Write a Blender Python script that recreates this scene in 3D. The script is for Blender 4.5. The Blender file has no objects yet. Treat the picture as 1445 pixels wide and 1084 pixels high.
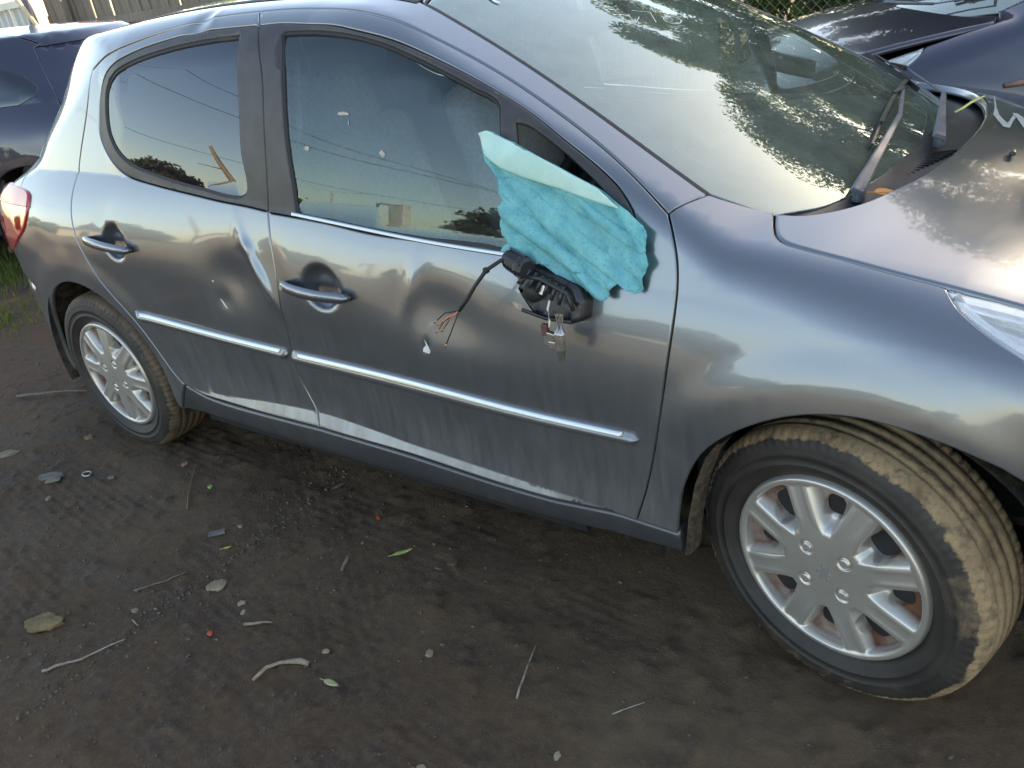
import bpy, bmesh, math, random
import numpy as np
from mathutils import Vector, Matrix
from mathutils.geometry import delaunay_2d_cdt
random.seed(7); RNG=np.random.default_rng(7)
S=bpy.context.scene; COL=S.collection
PI=math.pi
# ------------------------------------------------------------------ camera
cd=bpy.data.cameras.new('camera'); cam=bpy.data.objects.new('camera',cd); COL.objects.link(cam)
R_=np.array([[0.81717,-0.55284,-0.16309],[0.55951,0.69283,0.45490],[-0.13849,-0.46298,0.87548]])
cam.matrix_world=Matrix(((R_[0,0],R_[0,2],-R_[0,1],2.8677),(R_[1,0],R_[1,2],-R_[1,1],-2.1535),(R_[2,0],R_[2,2],-R_[2,1],1.4849),(0,0,0,1)))
cd.sensor_width=36; cd.lens=36*1173.1/1445; cd.clip_start=.05; cd.clip_end=2000
S.camera=cam
# ------------------------------------------------------------------ world, sun, exposure
SUN_AZ=math.radians(20); SUN_EL=math.radians(30)          # azimuth from +Y towards +X
w=bpy.data.worlds.new('World'); S.world=w; w.use_nodes=True
nt=w.node_tree; bg=nt.nodes['Background']; sky=nt.nodes.new('ShaderNodeTexSky')
sky.sky_type='NISHITA'; sky.sun_disc=False; sky.sun_elevation=SUN_EL; sky.sun_rotation=SUN_AZ
sky.air_density=1.0; sky.dust_density=.8; sky.ozone_density=1.3
nt.links.new(sky.outputs[0],bg.inputs[0]); bg.inputs[1].default_value=.15
sd=bpy.data.lights.new('sun','SUN'); sd.energy=3.6; sd.angle=math.radians(.5); sd.color=(1,.90,.76)
so=bpy.data.objects.new('sun',sd); COL.objects.link(so)
sv=Vector((math.sin(SUN_AZ)*math.cos(SUN_EL),math.cos(SUN_AZ)*math.cos(SUN_EL),math.sin(SUN_EL)))
so.rotation_euler=sv.to_track_quat('Z','Y').to_euler(); so.location=(0,0,20)
S.render.engine='CYCLES'
S.view_settings.view_transform='Standard'; S.view_settings.look='None'; S.view_settings.gamma=1
S.view_settings.exposure=2.0; S.view_settings.use_curve_mapping=False
S.view_settings.use_white_balance=True; S.view_settings.white_balance_temperature=8500; S.view_settings.white_balance_tint=12
# ------------------------------------------------------------------ helpers
def top(o,label,cat,group=None,kind=None):
    if label: o['label']=label
    if cat: o['category']=cat
    if group: o['group']=group
    if kind: o['kind']=kind
    return o
def empty(name,loc=(0,0,0),rz=0):
    o=bpy.data.objects.new(name,None); COL.objects.link(o); o.location=loc; o.rotation_euler=(0,0,rz); o.empty_display_size=.1; return o
def mk(name,V,Fc,mat,parent=None,smooth=True,normals=None,edges=None):
    me=bpy.data.meshes.new(name)
    V=np.asarray(V,float)
    me.from_pydata(V.tolist(),edges or [],[tuple(int(i) for i in f) for f in Fc]); me.update()
    if mat: me.materials.append(mat)
    if smooth: me.polygons.foreach_set('use_smooth',[True]*len(me.polygons))
    if normals is not None: me.normals_split_custom_set_from_vertices(np.asarray(normals,float).tolist())
    o=bpy.data.objects.new(name,me); COL.objects.link(o)
    if parent: o.parent=parent
    return o
def quads(name,V,Q,mat,parent=None):     # fast path for very many quads
    me=bpy.data.meshes.new(name); n=len(V); m=len(Q)
    me.vertices.add(n); me.vertices.foreach_set('co',np.asarray(V,np.float32).ravel())
    me.loops.add(m*4); me.loops.foreach_set('vertex_index',np.asarray(Q,np.int32).ravel())
    me.polygons.add(m); me.polygons.foreach_set('loop_start',np.arange(0,m*4,4,dtype=np.int32))
    me.polygons.foreach_set('loop_total',np.full(m,4,np.int32)); me.update(calc_edges=True)
    if mat: me.materials.append(mat)
    o=bpy.data.objects.new(name,me); COL.objects.link(o)
    if parent: o.parent=parent
    return o
class MB:
    def __init__(s): s.V=[];s.F=[]
    def add(s,V,F):
        k=len(s.V); s.V+= [tuple(map(float,v)) for v in V]; s.F+=[tuple(i+k for i in f) for f in F]; return s
    def box(s,c,d,R=None,bev=0):
        c=Vector(c); x,y,z=[a/2 for a in d]; P=[Vector(p) for p in ((-x,-y,-z),(x,-y,-z),(x,y,-z),(-x,y,-z),(-x,-y,z),(x,-y,z),(x,y,z),(-x,y,z))]
        if R: P=[R@p for p in P]
        return s.add([c+p for p in P],[(0,3,2,1),(4,5,6,7),(0,1,5,4),(1,2,6,5),(2,3,7,6),(3,0,4,7)])
    def tube(s,pts,r,n=8,cap=True):
        pts=[Vector(p) for p in pts]; rs=r if hasattr(r,'__len__') else [r]*len(pts); V=[];F=[]
        up=Vector((0,0,1))
        for i,p in enumerate(pts):
            t=(pts[min(i+1,len(pts)-1)]-pts[max(i-1,0)]).normalized()
            if abs(t.dot(up))>.95: a=t.cross(Vector((0,1,0))).normalized()
            else: a=t.cross(up).normalized()
            b=t.cross(a)
            for k in range(n):
                th=2*PI*k/n; V.append(p+rs[i]*(math.cos(th)*a+math.sin(th)*b))
        for i in range(len(pts)-1):
            for k in range(n): F.append((i*n+k,i*n+(k+1)%n,(i+1)*n+(k+1)%n,(i+1)*n+k))
        if cap: F.append(tuple(range(n-1,-1,-1))); F.append(tuple((len(pts)-1)*n+k for k in range(n)))
        return s.add(V,F)
    def build(s,name,mat,parent=None,smooth=False,bevel=0,sub=0):
        o=mk(name,s.V,s.F,mat,parent,smooth)
        if bevel:
            m=o.modifiers.new('b','BEVEL'); m.width=bevel; m.segments=2; m.limit_method='ANGLE'; m.harden_normals=False
        if sub:
            m=o.modifiers.new('s','SUBSURF'); m.levels=sub; m.render_levels=sub
        if smooth and bevel: pass
        return o
def vnoise(x,y,seed=0):
    x=np.asarray(x,float);y=np.asarray(y,float)
    xi=np.floor(x).astype(np.int64);yi=np.floor(y).astype(np.int64);u=x-xi;v=y-yi
    u=u*u*(3-2*u);v=v*v*(3-2*v)
    def h(a,b):
        n=(a*374761393+b*668265263+seed*982451653)&0x7fffffff; n=((n^(n>>13))*1274126177)&0x7fffffff
        return ((n^(n>>16))&0xffff)/65535.
    return (h(xi,yi)*(1-u)+h(xi+1,yi)*u)*(1-v)+(h(xi,yi+1)*(1-u)+h(xi+1,yi+1)*u)*v
def fbm(x,y,o=4,seed=0):
    s=0;a=.5;t=0
    for i in range(o): s=s+a*vnoise(x*2**i,y*2**i,seed+i); t+=a; a*=.5
    return s/t
# ------------------------------------------------------------------ materials
def lk(nt,a,b): nt.links.new(a,b)
class M:
    def __init__(s,name,base=(.5,.5,.5),rough=.5,metal=0,spec=.5,coat=0,coatr=.03):
        s.m=bpy.data.materials.new(name); s.m.use_nodes=True; s.nt=s.m.node_tree; s.p=s.nt.nodes['Principled BSDF']
        p=s.p; p.inputs['Base Color'].default_value=(*base,1); p.inputs['Roughness'].default_value=rough; p.inputs['Metallic'].default_value=metal
        p.inputs['Specular IOR Level'].default_value=spec; p.inputs['Coat Weight'].default_value=coat; p.inputs['Coat Roughness'].default_value=coatr
        s.out=s.nt.nodes['Material Output']
        s._co=None
    def N(s,t,**k):
        n=s.nt.nodes.new(t)
        for a,b in k.items(): setattr(n,a,b)
        return n
    def co(s,kind='Object'):
        if not s._co: s._co=s.N('ShaderNodeTexCoord')
        return s._co.outputs[kind]
    def noise(s,scale,detail=5,rough=.6,vec=None,stretch=None,dist=0):
        n=s.N('ShaderNodeTexNoise'); n.inputs['Scale'].default_value=scale; n.inputs['Detail'].default_value=detail; n.inputs['Roughness'].default_value=rough; n.inputs['Distortion'].default_value=dist
        v=vec if vec is not None else s.co()
        if stretch:
            mp=s.N('ShaderNodeMapping'); mp.inputs['Scale'].default_value=stretch; lk(s.nt,v,mp.inputs[0]); v=mp.outputs[0]
        lk(s.nt,v,n.inputs['Vector']); return n.outputs['Fac']
    def ramp(s,fac,stops):
        r=s.N('ShaderNodeValToRGB'); e=r.color_ramp.elements
        while len(e)<len(stops): e.new(.5)
        for i,(p,c) in enumerate(stops):
            e[i].position=p; e[i].color=(*c,1) if hasattr(c,'__len__') else (c,c,c,1)
        lk(s.nt,fac,r.inputs[0]); return r.outputs[0]
    def math(s,op,a,b=0,c=None,clamp=False):
        n=s.N('ShaderNodeMath',operation=op); n.use_clamp=clamp
        for i,v in enumerate((a,b,c)):
            if v is None: continue
            if isinstance(v,(int,float)): n.inputs[i].default_value=v
            else: lk(s.nt,v,n.inputs[i])
        return n.outputs[0]
    def mix(s,f,a,b):
        n=s.N('ShaderNodeMix',data_type='RGBA')
        for i,v in ((0,f),(6,a),(7,b)):
            if isinstance(v,(int,float)): n.inputs[i].default_value=v
            elif isinstance(v,tuple): n.inputs[i].default_value=(*v,1)
            else: lk(s.nt,v,n.inputs[i])
        return n.outputs[2]
    def set(s,inp,v): lk(s.nt,v,s.p.inputs[inp]); return s
    def bump(s,h,st=.3,d=.01):
        b=s.N('ShaderNodeBump'); b.inputs['Strength'].default_value=st; b.inputs['Distance'].default_value=d; lk(s.nt,h,b.inputs['Height']); lk(s.nt,b.outputs[0],s.p.inputs['Normal']); return s
    def sepxyz(s,v=None):
        n=s.N('ShaderNodeSeparateXYZ'); lk(s.nt,v if v is not None else s.co(),n.inputs[0]); return n.outputs
def simple(name,base,rough=.5,metal=0,var=.25,scale=8,bump=0,**k):
    m=M(name,base,rough,metal,**k); n=m.noise(scale,6)
    c=m.ramp(n,[(.3,tuple(b*(1-var) for b in base)),(.7,tuple(min(1,b*(1+var)) for b in base))]); m.set('Base Color',c)
    if bump: m.bump(m.noise(scale*6,6),bump,.004)
    return m.m
def paint(name,base,dust=.5,metal=.75,rough=.32,dustcol=(.16,.14,.11)):
    m=M(name,base,rough,metal,coat=1,coatr=.015); m.p.inputs['Coat IOR'].default_value=1.55
    z=m.sepxyz()[2]
    fl=m.noise(900,2); c=m.mix(fl,tuple(b*.8 for b in base),tuple(b*1.2 for b in base))
    # road film: heavier low down, in vertical streaks and soft clouds
    low=m.math('MULTIPLY',m.math('SUBTRACT',.82,z),1.15,clamp=True)
    st=m.noise(9,6,.65,stretch=(6,1,.7)); cl=m.noise(5,6,.6)
    d=m.math('MULTIPLY',m.math('MULTIPLY',low,m.ramp(st,[(.28,.35),(.7,1.)])),m.ramp(cl,[(.3,.4),(.7,1.)]))
    sp=m.ramp(m.noise(260,3,.7),[(.62,0.),(.72,.35)])
    d=m.math('MULTIPLY',m.math('ADD',m.math('ADD',d,.06),m.math('MULTIPLY',sp,.15)),dust,clamp=True)
    m.set('Base Color',m.mix(d,c,dustcol))
    m.set('Metallic',m.math('SUBTRACT',metal,m.math('MULTIPLY',d,metal)))
    m.set('Roughness',m.math('ADD',rough,m.math('MULTIPLY',d,.5)))
    m.set('Coat Weight',m.math('SUBTRACT',1,m.math('MULTIPLY',d,.9)))
    m.set('Coat Roughness',m.math('ADD',.012,m.math('MULTIPLY',m.math('ADD',d,m.math('MULTIPLY',m.noise(3,4),.04)),.35)))
    return m.m
def glass(name,tint,ior=1.75,haze=0.,hazecol=(.5,.52,.5),rough=0.,refl=(1,1,1)):
    m=bpy.data.materials.new(name); m.use_nodes=True; nt=m.node_tree; nt.nodes.clear(); N=nt.nodes.new
    out=N('ShaderNodeOutputMaterial'); tr=N('ShaderNodeBsdfTransparent'); tr.inputs[0].default_value=(*tint,1)
    gl=N('ShaderNodeBsdfGlossy'); gl.inputs['Roughness'].default_value=rough; gl.inputs[0].default_value=(*refl,1)
    fr=N('ShaderNodeFresnel'); fr.inputs[0].default_value=ior; mx=N('ShaderNodeMixShader')
    df=N('ShaderNodeBsdfDiffuse'); df.inputs[0].default_value=(*hazecol,1); m2=N('ShaderNodeMixShader')
    tc=N('ShaderNodeTexCoord'); no=N('ShaderNodeTexNoise'); no.inputs['Scale'].default_value=14; no.inputs['Detail'].default_value=8; no.inputs['Roughness'].default_value=.7
    nt.links.new(tc.outputs['Object'],no.inputs[0]); mm=N('ShaderNodeMath'); mm.operation='MULTIPLY'; mm.inputs[1].default_value=haze*2; nt.links.new(no.outputs[0],mm.inputs[0])
    nt.links.new(mm.outputs[0],m2.inputs[0]); nt.links.new(tr.outputs[0],m2.inputs[1]); nt.links.new(df.outputs[0],m2.inputs[2])
    nt.links.new(fr.outputs[0],mx.inputs[0]); nt.links.new(m2.outputs[0],mx.inputs[1]); nt.links.new(gl.outputs[0],mx.inputs[2]); nt.links.new(mx.outputs[0],out.inputs[0])
    return m
MT={}
MT['paint']=paint('metallic_grey_paint',(.155,.175,.195),.95,.85,.26,(.15,.135,.11))
MT['navy']=paint('navy_blue_paint',(.006,.010,.034),.35,.3,.3)
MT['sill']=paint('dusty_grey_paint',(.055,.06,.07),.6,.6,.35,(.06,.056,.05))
MT['chrome']=M('satin_chrome',(.40,.43,.44),.28,1).m
MT['trim']=simple('weathered_black_trim',(.036,.034,.035),.45,0,.3,20,.05)
MT['strip']=paint('strip_grey_paint',(.16,.17,.185),.5,.7,.3)
MT['rubber']=simple('black_rubber_seal',(.012,.012,.013),.6)
MT['black']=simple('black_plastic',(.018,.019,.022),.38,0,.4,12,.1)
MT['dark']=simple('dark_cavity',(.008,.008,.009),.9)
MT['glass_f']=glass('green_tinted_glass',(.78,.88,.86),1.62,.03,refl=(.72,.93,1.))
MT['glass_r']=glass('privacy_tinted_glass',(.07,.08,.12),1.75,.03,(.3,.3,.42),refl=(.80,.9,1.))
MT['glass_ws']=glass('laminated_windscreen_glass',(.66,.78,.72),2.3,.12,(.62,.72,.62),rough=.012,refl=(.88,1.,.95))
MT['frit']=M('black_ceramic_border',(.05,.052,.056),.12,0,coat=1).m
MT['dash']=simple('grey_dashboard_plastic',(.13,.135,.135),.75,0,.1,3)
MT['seat']=simple('grey_seat_fabric',(.38,.38,.39),.95,0,.2,60,.1)
MT['lens']=glass('clear_lamp_lens',(.95,.96,.96),1.5,.36,(.85,.87,.84))
MT['silver']=M('lamp_reflector',(.85,.87,.9),.28,1).m
MT['steel']=simple('bare_steel',(.42,.40,.37),.35,.9,.3,30)
MT['copper']=simple('bare_copper_wire',(.65,.24,.12),.35,.8)
MT['whitewire']=simple('white_wire',(.75,.72,.66),.5)
MT['chalk']=simple('white_marker_paint',(.55,.57,.53),.7,0,.15,40)
def redm():
    m=M('red_lamp_lens',(.35,.008,.012),.08,0,coat=1); z=m.sepxyz()[2]
    n=m.noise(120,2,stretch=(1,1,5)); m.set('Base Color',m.mix(n,(.22,.004,.008),(.55,.02,.02))); return m.m
MT['red']=redm()
MT['pink']=M('clear_pink_lamp_lens',(.50,.05,.07),.15,0,coat=.5).m

def lin(t,xs,ys): return np.interp(t,xs,ys)
_CC={}
def cub(t,xs,ys):
    k=(tuple(xs),tuple(ys)); c=_CC.get(k)
    if c is None:
        X=np.asarray(xs,float);Y=np.asarray(ys,float); c=_CC[k]=(X,Y,np.gradient(Y,X))
    X,Y,m=c
    t=np.asarray(t,float); i=np.minimum(np.maximum(X.searchsorted(t)-1,0),len(X)-2)
    x0=X[i]; h=X[i+1]-x0; u=np.minimum(np.maximum((t-x0)/h,0),1); d=Y[i+1]-Y[i]; a=h*m[i]; b=h*m[i+1]
    r=Y[i]+u*(a+u*(3*d-2*a-b+u*(a+b-2*d)))
    return r+m[0]*np.minimum(t-X[0],0)+m[-1]*np.maximum(t-X[-1],0)
def sst(t): t=np.clip(t,0,1); return t*t*(3-2*t)
def smax(a,b,k):
    h=np.clip(.5+.5*(a-b)/k,0,1); return b+(a-b)*h+k*h*(1-h)
def zb(x): return cub(x,[-.7,0,.4,.7,1.0,1.4,1.8,2.1,2.4,2.8],[1.0,1.03,1.03,1.01,.985,.945,.912,.875,.84,.80])
def G0(x): return cub(x,[-.7,-.3,.0,.4,1.0,1.8,2.2,2.6],[.66,.715,.748,.776,.798,.800,.806,.815])
def Wm(x): return cub(x,[-.72,-.6,-.4,-.2,0,.3,.6,1.0,1.6,2.1,2.54,2.8,3.0,3.15,3.25],[.700,.765,.818,.842,.852,.854,.854,.855,.857,.858,.860,.848,.800,.70,.56])
DENT=[]  # (x,z,sx,sz,angle,depth)
def W(x,z,dents=True):
    b=zb(x); wm=Wm(x); g=np.minimum(G0(x),wm-.02)
    t=np.clip((z-b)/.27+1,0,None)
    up=wm-(wm-g)*np.where(t<1,t**2.0,1)
    dz=np.maximum(z-b,0)
    s0=lin(x,[-.1,.30,.42,1.9,2.08,2.3],[.34,.30,.194,.194,.30,.36]); up=up-np.where(z>b,s0*dz+(.137-.43*s0)/.185*dz*dz,0)
    # lower tuck
    low=cub(z,[.12,.18,.24,.29,.34,.42,.52,.62,.70,.8],[.075,.035,.012,.004,.006,.010,.006,.001,0,0])
    w=up-low
    # flare wedge low on doors
    zc=wc(x); hh=wh(x)
    w=w-smax(-np.clip((zc-z)/np.maximum(hh,1e-4),0,3),-.86,.30)*hh*lin(x,[.40,.55,1.9,2.08],[0,.44,.42,0])*(z<zc)*np.clip((z-.16)/.12,0,1)
    # arch flares
    for cx,r0 in ((0.,.36),(2.54,.365)):
        r=np.hypot(x-cx,z-.31)
        w=w+.008*sst((.50-r)/.09)*np.clip((z-.2)/.2,0,1)
    if dents:
        for (dx,dzz,sx,sz,a,d) in DENT:
            c,s=np.cos(a),np.sin(a); u=(x-dx)*c+(z-dzz)*s; v=-(x-dx)*s+(z-dzz)*c
            w=w-d*np.exp(-(u/sx)**2-(v/sz)**2)
    return w
def wc(x): return cub(x,[.3,.5,.7,.9,1.1,1.5,2.1],[.352,.347,.358,.376,.386,.362,.332])
def wh(x): return np.maximum(wc(x)-cub(x,[.45,.55,.97,1.11,1.74,2.12],[.350,.335,.336,.339,.322,.321]),.002)+.005
def Tws(x,y): return cub(x,[-.7,-.45,-.2,.1,.4,.9,1.2,1.35,1.474,1.6,1.859,2.204,2.45,2.6],[1.32,1.375,1.415,1.443,1.462,1.472,1.462,1.452,1.430,1.386,1.282,1.118,.985,.90])-cub(x,[-.5,.8,1.3,1.8,2.4],[.10,.10,.13,.20,.22])*y*y
def Thd(x,y): return cub(x,[2.0,2.2,2.35,2.645,2.9,3.05,3.17,3.25],[1.055,1.040,1.021,.970,.905,.845,.765,.68])-.15*y*y
def T(x,y,mode='body'):
    if mode=='ws': return Tws(x,y)
    if mode=='hood': return Thd(x,y)
    return smax(Tws(x,y),np.where(x>1.9,Thd(x,y),0),.012)
def rearx(z,y):
    return cub(z,[.2,.35,.55,.7,.84,.95,1.03,1.12,1.2,1.3,1.39,1.45],[-.66,-.70,-.715,-.70,-.68,-.69,-.635,-.58,-.51,-.46,-.39,-.38])+cub(z,[.3,.7,.95,1.03,1.12,1.2,1.3,1.39],[.30,.30,.4,1.0,1.3,1.6,2.1,2.5])*np.abs(y)**3
def F(x,y,z,mode='body',dents=True):
    s=np.abs(y)-W(x,z,dents); t=z-T(x,y,mode)
    kk=lin(x,[1.2,1.6,2.2,2.4,2.9],[.10,.05,.04,.06,.12])
    f=smax(s,t*.9,kk)
    f=smax(f,rearx(z,y)-x,.06)
    f=smax(f,x-frontx(y,z),.08)
    return f
def frontx(y,z): return cub(z,[.15,.3,.5,.65,.8,.9],[3.24,3.28,3.28,3.25,3.19,3.1])-.25*y*y-.25*y**4
def rootf(g,lo,hi):
    for _ in range(7):
        m=(lo+hi)/2; f=g(m); hi=np.where(f>0,m,hi);lo=np.where(f>0,lo,m)
    fl=g(lo);fh=g(hi)
    for _ in range(5):
        m=lo-fl*(hi-lo)/np.where(np.abs(fh-fl)<1e-12,1e-12,fh-fl); m=np.clip(m,lo,hi); f=g(m); c=f>0
        fl=np.where(c,fl*.5,f); fh=np.where(c,f,fh*.5); hi=np.where(c,m,hi); lo=np.where(c,lo,m)
    return m
O=(-.25,.60)
def chart(x,a,mode='body',dents=True,n=26):
    x=np.asarray(x,float);a=np.asarray(a,float)
    dy=-np.cos(a);dz=np.sin(a)
    lo=np.full(x.shape,.05);hi=np.full(x.shape,1.7)
    m=rootf(lambda m:F(x,O[0]+m*dy,O[1]+m*dz,mode,dents),lo,hi)
    return np.stack([x,O[0]+m*dy,O[1]+m*dz],-1)
def inv(p): p=np.asarray(p); return np.stack([p[...,0],np.arctan2(p[...,2]-O[1],-(p[...,1]-O[0]))],-1)
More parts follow.
